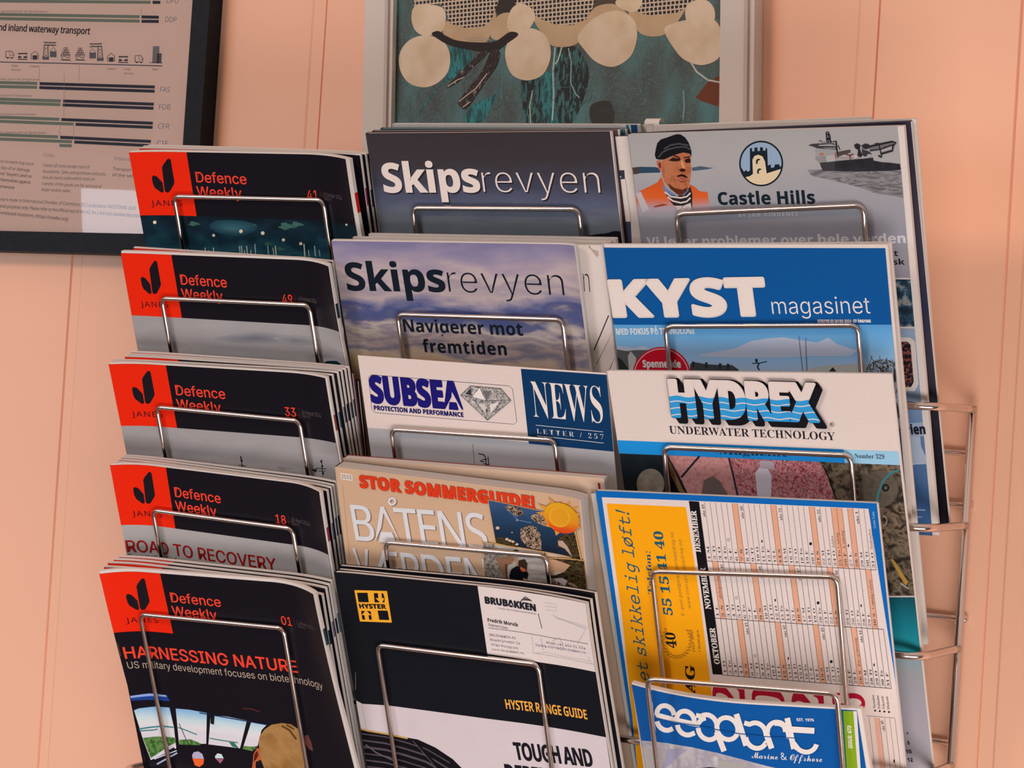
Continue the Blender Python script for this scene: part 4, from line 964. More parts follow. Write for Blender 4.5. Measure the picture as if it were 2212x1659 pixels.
m.poly(kc([(110, 225), (240, 240), (300, 225), (360, 250), (200, 262), (120, 262)]), cw)
m.poly(kc([(1450, 400), (1560, 375), (1700, 362), (1850, 352), (1930, 365), (2000, 420), (1450, 420)]), 'aba79f')
dk = '2a2a2c'
m.poly(kc([(110, 250), (180, 262), (240, 255), (330, 255), (300, 420), (130, 420), (112, 330)]), '57585a'); m.poly(kc([(190, 300), (210, 262), (250, 310), (240, 420), (200, 420)]), 'b0aca6')
m.poly(kc([(112, 300), (150, 330), (200, 400), (130, 420)]), dk)
m.poly(kc([(640, 360), (660, 340), (760, 358), (900, 365), (940, 362), (990, 395), (990, 420), (640, 420)]), '3e4044')
for x, y in ((662, 342), (758, 348), (858, 355), (915, 358)): m.poly(kc([(x-10, y-4), (x+8, y-4), (x+8, y+36), (x-10, y+36)]), dk)
m.line(kc([(1088, 352), (1140, 350), (1195, 338)]), 2, dk); m.poly(kc([(1110, 320), (1128, 318), (1130, 345), (1114, 345)]), dk); m.line(kc([(1138, 350), (1128, 380), (1142, 400)]), 3, dk)
m.line(kc([(1428, 150), (1438, 260), (1455, 405)]), 1.6, '6a6a70'); m.line(kc([(1477, 165), (1481, 300), (1485, 405)]), 1.6, '5a6068')
m.poly(kc([(1645, 410), (1672, 378), (1700, 410)]), dk)
tree = photo('bare_tree', [(0, '2c2826'), (.45, '3a3432'), (.55, '8a9aa8'), (1, '7c8c9c')], axis='none', scale=46, amp=1.6, dist=1.5)
m.poly(kc([(1930, 360), (1990, 325), (2060, 320), (2130, 345), (2150, 430), (1900, 430)]), tree)
for i in range(12):
    x = 1950+i*16; m.line(kc([(x, 420), (x+random.uniform(-20, 20), 370), (x+random.uniform(-40, 40), 290+random.uniform(0, 40))]), .8, '3c3836')
m.text('KYST', (1327, 681.5), (1658, 678.5), 74, 'e2cdc2', 'bold', .012, 1.02, fat=3.4)
m.text('magasinet', k5(1020, 1212), k5(1606, 1209), 36, 'e0d0c8', 'sans', -.006, 1.0)
m.text('UTGAVE 03 MARS-2024 -27 ÅRGANG', k5(1290, 1262), k5(1608, 1262), 6, 'd8ccc8', 'bold', .03)
m.text('MED FOKUS PÅ TEKNOLOGI', k5(90, 1334), k5(556, 1328), 13, 'c6ccd6', 'bold', .01, fat=.5)
c = k5(357, 1582)
m.ellipse(c, 63, 63, 'c4122a'); m.ellipse(c, 60, 60, 'd8a8a4', inner=.965); m.text('Spennende', k5(250, 1528), k5(476, 1530), 15, 'dcc4bc', 'bold', .01, fat=.6)
m.poly([(1890, 800), (1944, 800), (1962, 925), (1900, 925)], photo('mast_photo', [(0, '15151a'), (.45, '2a2c28'), (.6, '8c8894'), (1, '1c1c1e')], axis='none', scale=22, stretch=(2, .6), amp=1.5))
m.line([(1925, 917), (1964, 922)], 5, '8a5a34')
m.poly([(1890, 925), (1962, 925), (1990, 1120), (1900, 1120)], photo('dark_net', [(0, '0e1016'), (.5, '16202c'), (.7, '24384a'), (1, '0e1016')], axis='none', scale=20, stretch=(.4, 3), amp=1.5))
m.poly([(1890, 1105), (1985, 1105), (2010, 1292), (1900, 1292)], photo('ribbed', [(0, '2a2220'), (.4, '3c302a'), (.6, '6e5c50'), (1, '2e2622')], axis='v', a=0, b=.0036, scale=10, amp=.2, kind='wave', dist=2))
m.poly([(1890, 1290), (2010, 1290), (2030, 1440), (1900, 1440)], '0f3f70'); m.poly([(1890, 1410), (2030, 1410), (2040, 1500), (1900, 1500)], 'c6b6b0')
m.finish(); kys = m
POCKETS.append((m, (1437, 705), (1853, 703)))
mm = Mag('magazine', (1306, 529), (1922, 524), .297, .0030, 'd8c6bc', 'd0beb4', PAGES, kys, .0056, label='white magazine behind the blue coast magazine, thin white top and right edge'); mm.finish()

# underwater magazine
k3 = crop(1280, 780, 3.072)
m = Mag('magazine', (1311, 801), (1924.5, 807.7), .297, .0026, 'd9c2b7', 'c8b8b0', label='white underwater magazine with wave striped block letters and cyan band', yt=YT)
CY = '1c86c8'
m.poly([k3(165, 525), k3(900, 555), k3(1666, 586), k3(1674, 676), k3(900, 642), k3(165, 612)], CY); m.poly([k3(1666, 586), k3(2030, 599), k3(2040, 691), k3(1674, 676)], '94bcd6')
# letters: black block shadow, outline, then white and wave print
bl, br, cp = k3(545, 350), k3(1513, 385), 75
for i in range(1, 15, 2): m.text('HYDREX', bl, br, cp, '17151a', 'bold', .012, .95, dxy=(1+i, 1+i*.95), fat=3.2)
m.text('HYDREX', bl, br, cp, '17151a', 'bold', .012, .95, fat=4.2)
mw, nt, b = new_mat('print_wave_letters')
tc = nt.nodes.new('ShaderNodeTexCoord'); sp = nt.nodes.new('ShaderNodeSeparateXYZ'); nt.links.new(tc.outputs['UV'], sp.inputs[0])
def mth(op, a, bb=None):
    n = nt.nodes.new('ShaderNodeMath'); n.operation = op
    for i, x in enumerate((a, bb)):
        if x is None: continue
        if isinstance(x, (int, float)): n.inputs[i].default_value = x
        else: nt.links.new(x, n.inputs[i])
    return n.outputs[0]
uL, vL = m.uv(*bl); uR, vR = m.uv(*br); vt = m.uv(bl[0], bl[1]-cp)[1]
lev = mth('MULTIPLY_ADD', sp.outputs['X'], -(vR-vL)/(uR-uL)); lev.node.inputs[2].default_value = -10*vt+10*uL*(vR-vL)/(uR-uL)
lev = mth('ADD', lev, sp.outputs['Y']); fr = mth('DIVIDE', lev, 10*(vL-vt))            # 0 at the letter tops, 1 at the baseline
wav = mth('MULTIPLY', mth('SINE', mth('MULTIPLY', sp.outputs['X'], 2*math.pi/.165)), .022)
y = mth('ADD', fr, wav); blue = mth('GREATER_THAN', y, .44)
st = mth('LESS_THAN', mth('ABSOLUTE', mth('SUBTRACT', mth('FRACT', mth('MULTIPLY', mth('SUBTRACT', y, .44), 5.2)), .80)), .075)
fac = mth('MULTIPLY', blue, mth('SUBTRACT', 1, st))
mx = nt.nodes.new('ShaderNodeMix'); mx.data_type = 'RGBA'; nt.links.new(fac, mx.inputs[0]); mx.inputs[6].default_value = rgb('dcc6bc'); mx.inputs[7].default_value = rgb('2a90c8')
nt.links.new(mx.outputs[2], b.inputs['Base Color']); b.inputs['Roughness'].default_value = .4
m.text('HYDREX', bl, br, cp, mw, 'bold', .012, .95, fat=3.0)
m.ellipse(k3(1590, 420), 5, 5, '2a2628', inner=.8, n=20); m.text('R', k3(1582, 428), k3(1598, 429), 5.2, '2a2628', 'bold', 0)
m.text('UNDERWATER TECHNOLOGY', k3(512, 480), k3(1612, 526), 16.5, '27232a', 'serif', 0)
m.text('Number 329', k3(1742, 643), k3(1938, 649), 9.5, '1e2630', 'serif', 0)
m.text('Magazine', k3(836, 618), k3(1300, 634), 13, '12304c', 'serif', 0, shear=.25)
def p3(l): return [k3(*p) for p in l]
m.poly(p3([(165, 612), (900, 642), (1674, 676), (2040, 691), (2200, 1560), (250, 1560)]), photo('seabed', [(0, '17140f'), (.35, '2c2620'), (.5, '5c4c3e'), (.6, '7c6854'), (.72, '3c322a'), (1, '18140f')], axis='none', scale=14, amp=1.5, detail=6, dist=.5))
m.poly(p3([(165, 612), (500, 626), (560, 720), (610, 800), (640, 890), (170, 870)]), photo('dark_hull', [(0, '10171c'), (.6, '1a2126'), (1, '262420')], axis='none', scale=8, amp=1.2))
m.ellipse(k3(385, 815), 30, 33, photo('pale_stone', [(0, '5c5148'), (.5, '857869'), (1, '9c8f80')], axis='none', scale=14, amp=1.2))
m.poly(p3([(500, 640), (545, 730), (600, 850), (630, 890), (590, 890), (520, 760)]), '7a5a3c')
coral = photo('coral', [(0, '4c1f28'), (.3, '8c3c48'), (.45, 'b46468'), (.55, 'c49490'), (.65, '7c2c3c'), (.8, 'a8766e'), (1, '5a3432')], axis='none', scale=36, amp=1.7, detail=5, dist=.8)
m.poly(p3([(500, 624), (900, 642), (1500, 668), (1560, 760), (1590, 860), (1610, 960), (640, 900), (590, 790), (540, 700)]), coral)
coral2 = photo('coral_pink', [(0, '8c4a4c'), (.4, 'b87a76'), (.6, 'c48a84'), (1, '7a3c44')], axis='none', scale=30, amp=1.5, detail=5)
m.poly(p3([(500, 624), (900, 642), (940, 800), (960, 900), (640, 890), (570, 740)]), coral2)
m.poly(p3([(1080, 740), (1110, 705), (1160, 710), (1190, 760), (1185, 900), (1095, 900)]), 'c8bcc4'); m.poly(p3([(1110, 660), (1200, 664), (1210, 720), (1110, 710)]), 'a8969e')
m.poly(p3([(740, 790), (800, 760), (850, 800), (900, 890), (720, 890)]), '6a5a56')
m.line(p3([(710, 630), (650, 700), (590, 770)]), 4.4, '22262e'); m.line(p3([(905, 642), (930, 740), (965, 900)]), 4, '262a36'); m.line(p3([(1530, 690), (1570, 780), (1620, 920)]), 2.4, '1c1714')
m.ellipse(k3(1900, 850), 42, 40, photo('valve_rock', [(0, '3a332c'), (.5, '5c5044'), (1, '2c2722')], axis='none', scale=14, amp=1.2))
m.line(p3([(1885, 960), (1895, 880), (1925, 800), (1975, 745), (2032, 722)]), 5.5, '3c6e72'); m.ellipse(k3(1945, 840), 8, 8, '1a1714', inner=.55); m.ellipse(k3(1930, 1060), 9, 12, '8a7c70', inner=.7, a0=-100, a1=110)
m.poly(p3([(1975, 1310), (2000, 1320), (2095, 1465), (2080, 1490), (2040, 1430)]), 'b0843a'); m.line(p3([(2045, 1475), (2100, 1512)]), 2.4, 'b4aaa2')
m.line([(1880, 1289), (1985, 1289)], 3, 'ccbcb4')
m.poly([(1880, 1291), (1990, 1291), (2010, 1418), (1900, 1418)], photo('teal_band', [(0, '12505c'), (.5, '147884'), (1, '2a98a4')], m.V(1290, 1930), m.V(1415, 1950), scale=5, amp=.2))
m.poly([(1880, 1417), (2010, 1417), (2040, 1800), (1900, 1800)], photo('contents_fade', [(0, '8aa0a2'), (.15, 'a09a9c'), (.5, 'ab9ea4'), (1, 'b0a4a8')], m.V(1418, 1950), m.V(1659, 1980), scale=4, amp=.2))
for t, x, y in (('4', 1959, 1589), ('6', 1961, 1608), ('10', 1958, 1627), ('12', 1961, 1645)): m.text(t, (x, y), (x+(5 if len(t) == 1 else 12), y), 8, '2a2438', 'bold', .02)
m.finish(); hyd = m
POCKETS.append((m, (1434, 966), (1838, 984)))

# year planner
kf = crop(1270, 1040, 2.68)
CB = '0d5fa6'
m = Mag('wall_calendar', (1286.5, 1060), (1893.6, 1087.6), .297, .0030, CB, 'c8b8b0', yt=YT, label='blue bordered year planner turned sideways with an orange panel', cat='calendar', group='year planners')
m.poly([(1300, 1074), (1480, 1081), (1876, 1099), (1937, 1480), (1965, 1720), (1390, 1720)], 'd8c1b8')
m.poly([kf(108, 127), kf(567, 148), kf(640, 620), kf(716, 1222), kf(725, 1400), kf(290, 1700), kf(200, 800)], 'f09a10')
TX = '1e5264'
m.text('et skikkelig løft!', kf(358, 1160), kf(238, 182), 23, TX, 'mono', 0, shear=.22)
m.text('Telefon:', kf(378, 655), kf(361, 405), 11, TX, 'serif', .004); m.text('55 15 41 40', kf(492, 776), kf(432, 290), 19, TX, 'serif', .006)
m.text('E-post post@transportoppdrag.no', kf(559, 776), kf(494, 295), 7, '3a4a3c', 'sans', -.004, 1.1); m.text('www.transportoppdrag.no', kf(598, 738), kf(541, 338), 7, '4a5a34', 'sans', -.004, 1.1, shear=.15)
m.text('40', kf(516, 966), kf(502, 876), 21, '1c1a1c', 'serif', .006)
m.text('Over 40 år', kf(622, 985), kf(606, 858), 6.6, '3a3228', 'serif', -.01); m.text('i bransjen', kf(655, 985), kf(641, 862), 6.6, '3a3228', 'serif', -.01)
L = m.next(); cx, cy = kf(505, 920)
for k in range(40):
    a = math.radians(-40+k*260/39-90+90); r = 30+(k % 2)*4; m.ellipse((cx+4+r*math.cos(a)*.95, cy+r*1.12*math.sin(a)), 3.6, 2.2, 'b8741a', L, n=8)
m.text('DRAG', (1503, 1560), (1500, 1438), 20, '1a181a', 'serif', .012)
# month grid
Lf = [(1510, 1084), (1526.7, 1211.6), (1545, 1335), (1560.7, 1457.5)]; Rt = [(1878, 1100), (1893, 1231), (1908.6, 1359.4), (1925.5, 1487)]
def gp(d, r):
    i = min(int(r), 2); t = r-i
    a = (Lf[i][0]*(1-t)+Lf[i+1][0]*t, Lf[i][1]*(1-t)+Lf[i+1][1]*t); b = (Rt[i][0]*(1-t)+Rt[i+1][0]*t, Rt[i][1]*(1-t)+Rt[i+1][1]*t); s = d/31
    return (a[0]+(b[0]-a[0])*s, a[1]+(b[1]-a[1])*s)
m.poly([(1488, 1082), (1510, 1083.4), (1561, 1457.5), (1539.7, 1456.5)], '131116')
for t, a, b in (('DESEMBER', (1514, 1193), (1503.5, 1103)), ('NOVEMBER', (1536, 1316), (1523.5, 1226)), ('OKTOBER', (1555, 1435), (1544, 1356))):
    m.text(t, a, b, 11.5, 'd8c6bc', 'serif', .012)
rows = [(0, 31, 0, [7, 14, 21, 25, 26, 28]), (1, 30, 5, [2, 9, 16, 23, 30]), (2, 31, 2, [5, 12, 19, 26])]
wd = ['M', 'Ti', 'O', 'To', 'F', 'L', 'S']
LS, LL, LT = m.next(), m.next(), m.next()
for r, n, st, sun_ in rows:
    for d in sun_: m.poly([gp(d-1, r), gp(d, r), gp(d, r+1), gp(d-1, r+1)], 'd8997a', LS)
    for d in range(0, n+1): m.line([gp(d, r), gp(d, r+1)], .8, '4c4448', LL)
    for d in range(1, n+1):
        w = wd[(st+d-1) % 7]; t = '%d %s' % (d, w); a = gp(d-.22, r+.97); b = gp(d-.22, r+.97-(.10+.033*len(t)+(.02 if 'M' in t or 'O' in t else 0)))
        m.text(t, a, b, 5.2, '3c353a', 'serif', -.003, layer=LT, res=2)
    m.line([gp(0, r+1), gp(31, r+1)], 1.1, '3a3338', LT)
for t, d, r in (('uke 49', 1, 0), ('uke 50', 8, 0), ('uke 51', 15, 0), ('uke 52', 22, 0), ('uke 1', 29, 0), ('uke 45', 3, 1), ('uke 46', 10, 1), ('uke 47', 17, 1), ('uke 48', 24, 1), ('uke 41', 6, 2), ('uke 42', 13, 2), ('uke 43', 20, 2), ('uke 44', 27, 2)):
    m.text(t, gp(d-.15, r+.25), gp(d-.15, r+.045), 5.4, '332c30', 'serif', 0, layer=LT, res=2)
for t, d, r, e in (('Julaften', 24, 0, .2), ('1. juledag', 25, 0, .26), ('2. juledag', 26, 0, .3), ('Nyttårsaften', 31, 0, .34), ('Allehelgensdag', 2, 1, .42), ('1. søndag i advent', 30, 1, .5), ('Bots- og bønnedag', 26, 2, .5)):
    m.text(t, gp(d-.2, r+.67), gp(d-.2, r+.67-e), 5.2, '4a2c28', 'italic', .0, layer=LT, res=2)
for k, d, r in (('o', 5, 0), ('h', 11, 0), ('f', 20, 0), ('g', 27, 0), ('o', 5, 1), ('h', 12, 1), ('f', 20, 1), ('g', 28, 1), ('o', 7, 2), ('h', 13, 2), ('f', 21, 2), ('g', 29, 2)):
    c = gp(d-.5, r+.62)
    if k == 'f': m.ellipse(c, 3.2, 3.4, '1c181c', LT, n=14)
    elif k == 'o': m.ellipse(c, 2.9, 3.4, '4a4448', LT, inner=.72, n=14)
    else: m.ellipse(c, 3.0, 3.3, '1c181c', LT, n=10, a0=-90 if k == 'h' else 90, a1=90 if k == 'h' else 270)
m.layer += 1
for t, x, y in (('2', 1611, 1543), ('0', 1696, 1550), ('2', 1782, 1560), ('5', 1869, 1532)):
    m.text(t, (x, y), (x-4, y-62 if t != '5' else y-33), 66, 'a8142e', 'serif', .004)
for t, x, y in (('Nymåne', 1892, 1530), ('Fullmåne', 1902, 1531), ('Voksende', 1912, 1532), ('Minkende', 1922, 1533)):
    m.text(t, (x, y), (x-4, y-29), 5.4, '342c30', 'serif', 0, res=2); m.ellipse((x-1.6, y+5), 2.3, 2.4, '2a2428', n=10)
m.line([(1872, 1546), (1933, 1551)], 1, '5a5055')
for i in range(7):
    x = 1866+i*11.2; m.line([(x, 1548+i*.8), (x+15, 1680)], .8, '4c4448')
m.poly([(1888, 1550), (1899, 1551), (1915, 1690), (1904, 1690)], 'd8a08a'); m.text('uke 40', (1912, 1579), (1908, 1557), 5.6, '332c30', 'serif', 0, res=2)
m.ellipse((1930, 1644), 3.4, 3.8, '1c181c', n=12, a0=-90, a1=90)
for i, t in enumerate(('27 S', '28 M', '29 Ti', '30 O')): m.text(t, (1898+i*11, 1700), (1896+i*11, 1672), 5.4, '332c30', 'serif', 0, res=2)
m.text('Conta Trykk', (1892, 1141), (1888, 1105), 4.4, 'a8c0d8', 'sans', 0, res=2)
m.poly([(1939, 1481), (1945, 1484), (1947, 1500), (1941, 1502)], 'dccac0'); m.poly([(1944, 1532), (1949, 1534), (1950, 1546), (1946, 1545)], 'dccac0')
m.finish(); cal = m
POCKETS.append((m, (1408, 1234), (1808, 1247)))
mm = Mag('wall_calendar', (1276, 1066), (1886, 1090), .297, .0030, 'b8aca6', '8a807c', page_mat('cal', 'c4b6ae', '6c6260'), cal, .0042, label='grey backed year planner directly behind the blue bordered one, left edge visible', cat='calendar', group='year planners'); mm.finish()

# catalogue in front
kt = crop(1360, 1450, 3.687)
m = Mag('catalogue', (1364, 1478.5), (1851, 1535), .240, .0048, '0d4f90', 'd8c8be', yt=-.016, label='blue marine catalogue with rounded white lettering and green side stripe', cat='catalogue', bd=dict(al=-.020, ul=.105, ar=0, ur=.2, fall=.3), ext=.003, top=.0018)
m.poly([kt(85, 549), kt(200, 560), kt(300, 572), kt(500, 605), kt(700, 650), kt(900, 702), kt(1105, 757), kt(1300, 800), kt(1720, 880), kt(1900, 1300), kt(120, 1300)], photo('catalogue_photo', [(0, 'c8bcb8'), (.4, 'b4a8a8'), (.55, '9c9098'), (.7, 'c4b8b4'), (1, 'a89c9c')], axis='none', scale=5, amp=1.4))
m.poly([kt(95, 605), kt(250, 612), kt(290, 660), kt(260, 780), kt(120, 790)], 'a89c98'); m.poly([kt(310, 620), kt(460, 625), kt(380, 680), kt(280, 780), kt(260, 770)], '9890a4'); m.poly([kt(560, 770), kt(640, 762), kt(740, 775), kt(740, 830), kt(540, 830)], '26242c')
m.poly([kt(700, 700), kt(960, 745), kt(860, 800), kt(720, 790)], 'a39a92')
WT = 'e0cfc6'
def stroke(pts, w=10.4): m.line([kt(*p) for p in pts], w, WT)
LW = m.next()
def ring(cx, cy, r, a0, a1, n=22, sk=.16):
    out = []
    for k in range(n+1):
        a = math.radians(a0+(a1-a0)*k/n); x = r*math.cos(a); y = r*math.sin(a); out.append((cx+x+sk*y*.0, cy+y*1.04+x*.13))
    return out
R_ = 78
stroke([(355, 350)]+ring(286, 345, 68, -20, -190)+[(560, 428)]); stroke(ring(290, 395, 72, 170, 60)+[(345, 455)])
stroke(ring(446, 390, 70, 180, 360)+[(510, 432)]); stroke(ring(455, 430, 74, 175, 60)+[(520, 490)])
stroke([(530, 350)]+ring(620, 425, 76, -130, 0)+[(700, 470)]); stroke(ring(628, 460, 80, 180, 20)+[(700, 520)]); stroke(ring(622, 452, 76, 200, 260))
stroke(ring(780, 455, 84, 0, 360)); stroke([(695, 480), (755, 635)], 12)
stroke([(852, 338), (930, 590)], 12)
stroke([(915, 408)]+ring(1010, 490, 78, -130, 0)+[(1130, 610)]); stroke(ring(1010, 525, 82, 175, 20)+[(1090, 570)])
stroke([(1085, 520)]+ring(1185, 490, 84, 180, 300)+[(1245, 470)]); stroke([(1080, 455), (1135, 612)], 12); stroke(ring(1185, 500, 84, 250, 375))
stroke([(1258, 368), (1312, 615)], 12); stroke([(1225, 455), (1475, 470)], 13); stroke(ring(1400, 540, 95, 130, 15)); stroke([(1300, 560), (1340, 610)], 12)
m.layer += 1
m.line([kt(200, 372), kt(560, 432), kt(850, 490), kt(1130, 520), kt(1330, 528)], 1.8, '0d4f90')
m.text('EST. 1976', kt(1333, 396), kt(1470, 399), 6, 'd6cac8', 'bold', .01)
m.text('Marine & Offshore', kt(975, 690), kt(1537, 722), 13.5, 'dccfca', 'script', 0)
m.poly([kt(1684, 315), kt(1704, 315), kt(1740, 900), kt(1716, 900)], '0f6478'); m.poly([kt(1702, 315), kt(1784, 316), kt(1830, 900), kt(1738, 900)], '7f9a1c'); m.poly([kt(1782, 316), kt(1812, 316), kt(1850, 900), kt(1826, 900)], 'd8c8be')
m.text('ISSUE: 673', kt(1776, 614), kt(1764, 433), 8.2, 'dcd2b8', 'bold', .02)
m.finish(); sea_ = m
POCKETS.append((m, (1398, 1467), (1808, 1499)))
# ------------------------------------------------------------------ framed things on the wall
def frame_bar(mb, S, q, h0, h1, mat):
    """a bar between four sheet corners, standing from h0 to h1 out of the sheet"""
    vs = [S.P(u, v, h) for h in (h0, h1) for u, v in q]
    mb.add(vs, [(0, 1, 2, 3), (4, 5, 6, 7), (0, 1, 5, 4), (1, 2, 6, 5), (2, 3, 7, 6), (3, 0, 4, 7)], mat)
def glass_mat():
    m, nt, b = new_mat('clear_glass'); nt.nodes.remove(b)
    tr = nt.nodes.new('ShaderNodeBsdfTransparent'); gl = nt.nodes.new('ShaderNodeBsdfGlossy'); gl.inputs['Roughness'].default_value = .015
    tr.inputs[0].default_value = (.97, .97, .97, 1)
    fr = nt.nodes.new('ShaderNodeFresnel'); fr.inputs[0].default_value = 1.5; mx = nt.nodes.new('ShaderNodeMixShader')
    nt.links.new(fr.outputs[0], mx.inputs[0]); nt.links.new(tr.outputs[0], mx.inputs[1]); nt.links.new(gl.outputs[0], mx.inputs[2])
    nt.links.new(mx.outputs[0], nt.nodes['Material Output'].inputs[0]); return m
GLASS = glass_mat()
def framed(name, S, x0, x1, y0, y1, fw, depth, fmat, label, cat, mat_in=None, glass=True):
    c = S.P((x0+x1)/2, y1, -.01); root = empty(name, (c.x, c.y, c.z)); tag(root, label, cat)
    sheet = S.mb.build('print', root)
    mb = MB()
    for q in ([(x0-fw, y0-fw), (x0, y0-fw), (x0, y1+fw), (x0-fw, y1+fw)], [(x1, y0-fw), (x1+fw, y0-fw), (x1+fw, y1+fw), (x1, y1+fw)], [(x0, y0-fw), (x1, y0-fw), (x1, y0), (x0, y0)], [(x0, y1), (x1, y1), (x1, y1+fw), (x0, y1+fw)]):
        frame_bar(mb, S, q, -depth+.006, .006, fmat)
    mb.build('frame', root)
    if glass:
        mb = MB(); mb.add([S.P(u, v, .0028) for u, v in ((x0-.002, y0-.002), (x1+.002, y0-.002), (x1+.002, y1+.002), (x0-.002, y1+.002))], [(3, 2, 1, 0)], GLASS); mb.build('glass_pane', root)
    mb = MB(); frame_bar(mb, S, [(x0-.004, y0-.004), (x1+.004, y0-.004), (x1+.004, y1+.004), (x0-.004, y1+.004)], -depth+.007, -.0012, ink('6a5a4c')); mb.build('backing_board', root)
    return root

# transport terms poster
yp = WALL_Y-.014
B = at_y(390.5, 508, yp); T = at_y(425, 0, yp); up = (T-B).normalized(); ex = Vector((up.z, 0, -up.x))
PWD, PHT = .46, .62
S = Sheet(B+up*PHT-ex*PWD, ex, -up, PWD, PHT)
S.mb.add([S.P(0, 0), S.P(PWD, 0), S.P(PWD, PHT), S.P(0, PHT)], [(0, 1, 2, 3)], ink('d8b5a6', .6), [(0, 0), (PWD*10, 0), (PWD*10, PHT*10), (0, PHT*10)])
kw = crop(0, 0, 4.424); kv = crop(0, 320, 6.703)
G_, N_ = '6a7464', '151a2e'
def bar(x0, y0, x1, y1, c, w=6.6, k=kw):
    a, b = k(x0, y0), k(x1, y1); S.line([a, ((a[0]+b[0])/2, (a[1]+b[1])/2), b], w, c)
for x0, y0, x1, y1, c in ((-300, 8, 1440, 22, G_), (1458, 22, 1533, 23, N_), (-300, 133, 1335, 160, G_), (1352, 162, 1518, 165, N_), (-300, 172, 1335, 202, G_), (1352, 203, 1518, 205, N_),
        (-300, 782, 357, 797, G_), (378, 799, 1480, 832, N_), (-300, 820, 354, 835, G_), (376, 837, 1478, 872, N_), (-300, 938, 582, 965, G_), (602, 965, 1470, 996, N_), (-300, 972, 577, 1000, G_), (598, 1003, 1467, 1035, N_),
        (-300, 1110, 568, 1140, G_), (586, 1142, 1461, 1178, N_), (-300, 1148, 704, 1186, G_), (722, 1188, 1459, 1217, N_), (-300, 1278, 555, 1308, G_), (576, 1312, 1442, 1352, N_), (-300, 1318, 688, 1354, G_), (710, 1357, 1442, 1392, N_), (568, 1390, 686, 1393, G_)):
    bar(x0, y0, x1, y1, c)
for t, x, y in (('DPU', 1592, 30), ('DDP', 1577, 210), ('FAS', 1530, 878), ('FOB', 1518, 1045), ('CFR', 1509, 1230), ('CIF', 1498, 1395)):
    S.text(t, kw(x, y), kw(x+(108 if t != 'FAS' else 90), y+3), 11.5, '44587a', 'noto', -.006)
S.text('Sea and inland waterway transport', kw(-165, 284), kw(858, 328), 13.8, '17171c', 'noto', .004, fat=.3)
S.line([kw(-200, 588), kw(700, 608), kw(1552, 630)], 2, '2a3450')
L = S.next(); IC = ink('2a2a36')
def ic(pts, w=1.1, dx=0, dy=0): S.line([kw(x+dx, y+dy) for x, y in pts], w, IC, L)
def box(x0, y0, x1, y1, dx=0, dy=0): S.poly([kw(x+dx, y+dy) for x, y in ((x0, y0), (x1, y0), (x1, y1), (x0, y1))], IC, L)
for dx, dy in ((0, 0), (1235, 42)):
    ic([(55, 548), (58, 490), (110, 488), (132, 520), (130, 552), (55, 548)], 1.5, dx, dy); ic([(92, 490), (92, 530), (130, 530)], 1, dx, dy); box(65, 550, 80, 560, dx, dy); box(105, 550, 120, 560, dx, dy)
for dx, dy in ((0, 0), (962, 30)):
    box(172, 506, 262, 518, dx, dy); box(172, 538, 205, 555, dx, dy); box(225, 538, 260, 555, dx, dy); ic([(170, 566), (262, 568)], 2, dx, dy); ic([(185, 520), (185, 540)], 1, dx, dy); ic([(250, 520), (250, 540)], 1, dx, dy)
for dx, dy in ((0, 0), (729, 20)):
    ic([(300, 570), (300, 515), (335, 488), (366, 515), (366, 570)], 1.3, dx, dy); box(312, 528, 356, 570, dx, dy)
for dx, dy, s in ((0, 0, 1), (1395, 12, -1)):
    f = lambda l: [(x*s, y) for x, y in l]
    ic(f([(418, 405), (538, 408)]), 2, dx, dy); ic(f([(418, 432), (538, 434)]), 2, dx, dy); ic(f([(425, 430), (440, 408), (460, 430), (480, 408), (500, 430), (530, 408)]), 1, dx, dy)
    ic(f([(424, 435), (412, 540)]), 1.4, dx, dy); ic(f([(458, 435), (462, 540)]), 1.4, dx, dy); ic(f([(424, 450), (460, 480), (416, 510), (462, 540)]), 1, dx, dy); ic(f([(460, 450), (420, 480), (462, 510), (414, 540)]), 1, dx, dy)
    S.poly([kw(x*s+dx, y+dy) for x, y in ((405, 540), (468, 542), (468, 572), (405, 570))], '57545c', L); S.poly([kw(x*s+dx, y+dy) for x, y in ((478, 490), (540, 490), (540, 548), (478, 546))], '57545c', L); ic(f([(482, 488), (510, 450), (538, 488)]), 1.1, dx, dy)
for dx in (0, 138):
    for j, (y, n) in enumerate(((455, 2), (480, 3), (503, 4))):
        for i in range(n): ic([(629+dx+(i-n/2)*20+2, y), (629+dx+(i-n/2)*20+18, y), (629+dx+(i-n/2)*20+18, y+20), (629+dx+(i-n/2)*20+2, y+20), (629+dx+(i-n/2)*20+2, y)], 1.1, 0, dx*.02)
    ic([(584+dx, 525), (672+dx, 527), (660+dx, 572), (596+dx, 570), (584+dx, 525)], 1.6); ic([(580+dx, 574), (678+dx, 577)], 1.2); ic([(600+dx, 545), (625+dx, 535), (640+dx, 555), (660+dx, 540)], 1.6)
ic([(1430, 598), (1552, 603)], 1.3); S.poly([kw(*p) for p in ((1462, 442), (1522, 442), (1520, 600), (1456, 598))], '5c5a64', L); S.poly([kw(*p) for p in ((1500, 508), (1546, 510), (1542, 602), (1498, 600))], '4a4854', L)
for y in range(455, 590, 18): S.line([kw(1464, y), kw(1518, y+1)], .8, 'b09a90', L+1)
S.layer += 2
for t, x, y, w in (('Cargo', 108, 635, 62), ('terminal', 106, 675, 88), ('Customs', 286, 642, 90), ('Customs', 1020, 665, 86), ('Cargo', 1186, 668, 62), ('terminal', 1184, 710, 88), ('Buyer', 1458, 670, 58)):
    S.text(t, kw(x, y), kw(x+w, y+2), 4.2, '4c4450', 'noto', 0, res=2)
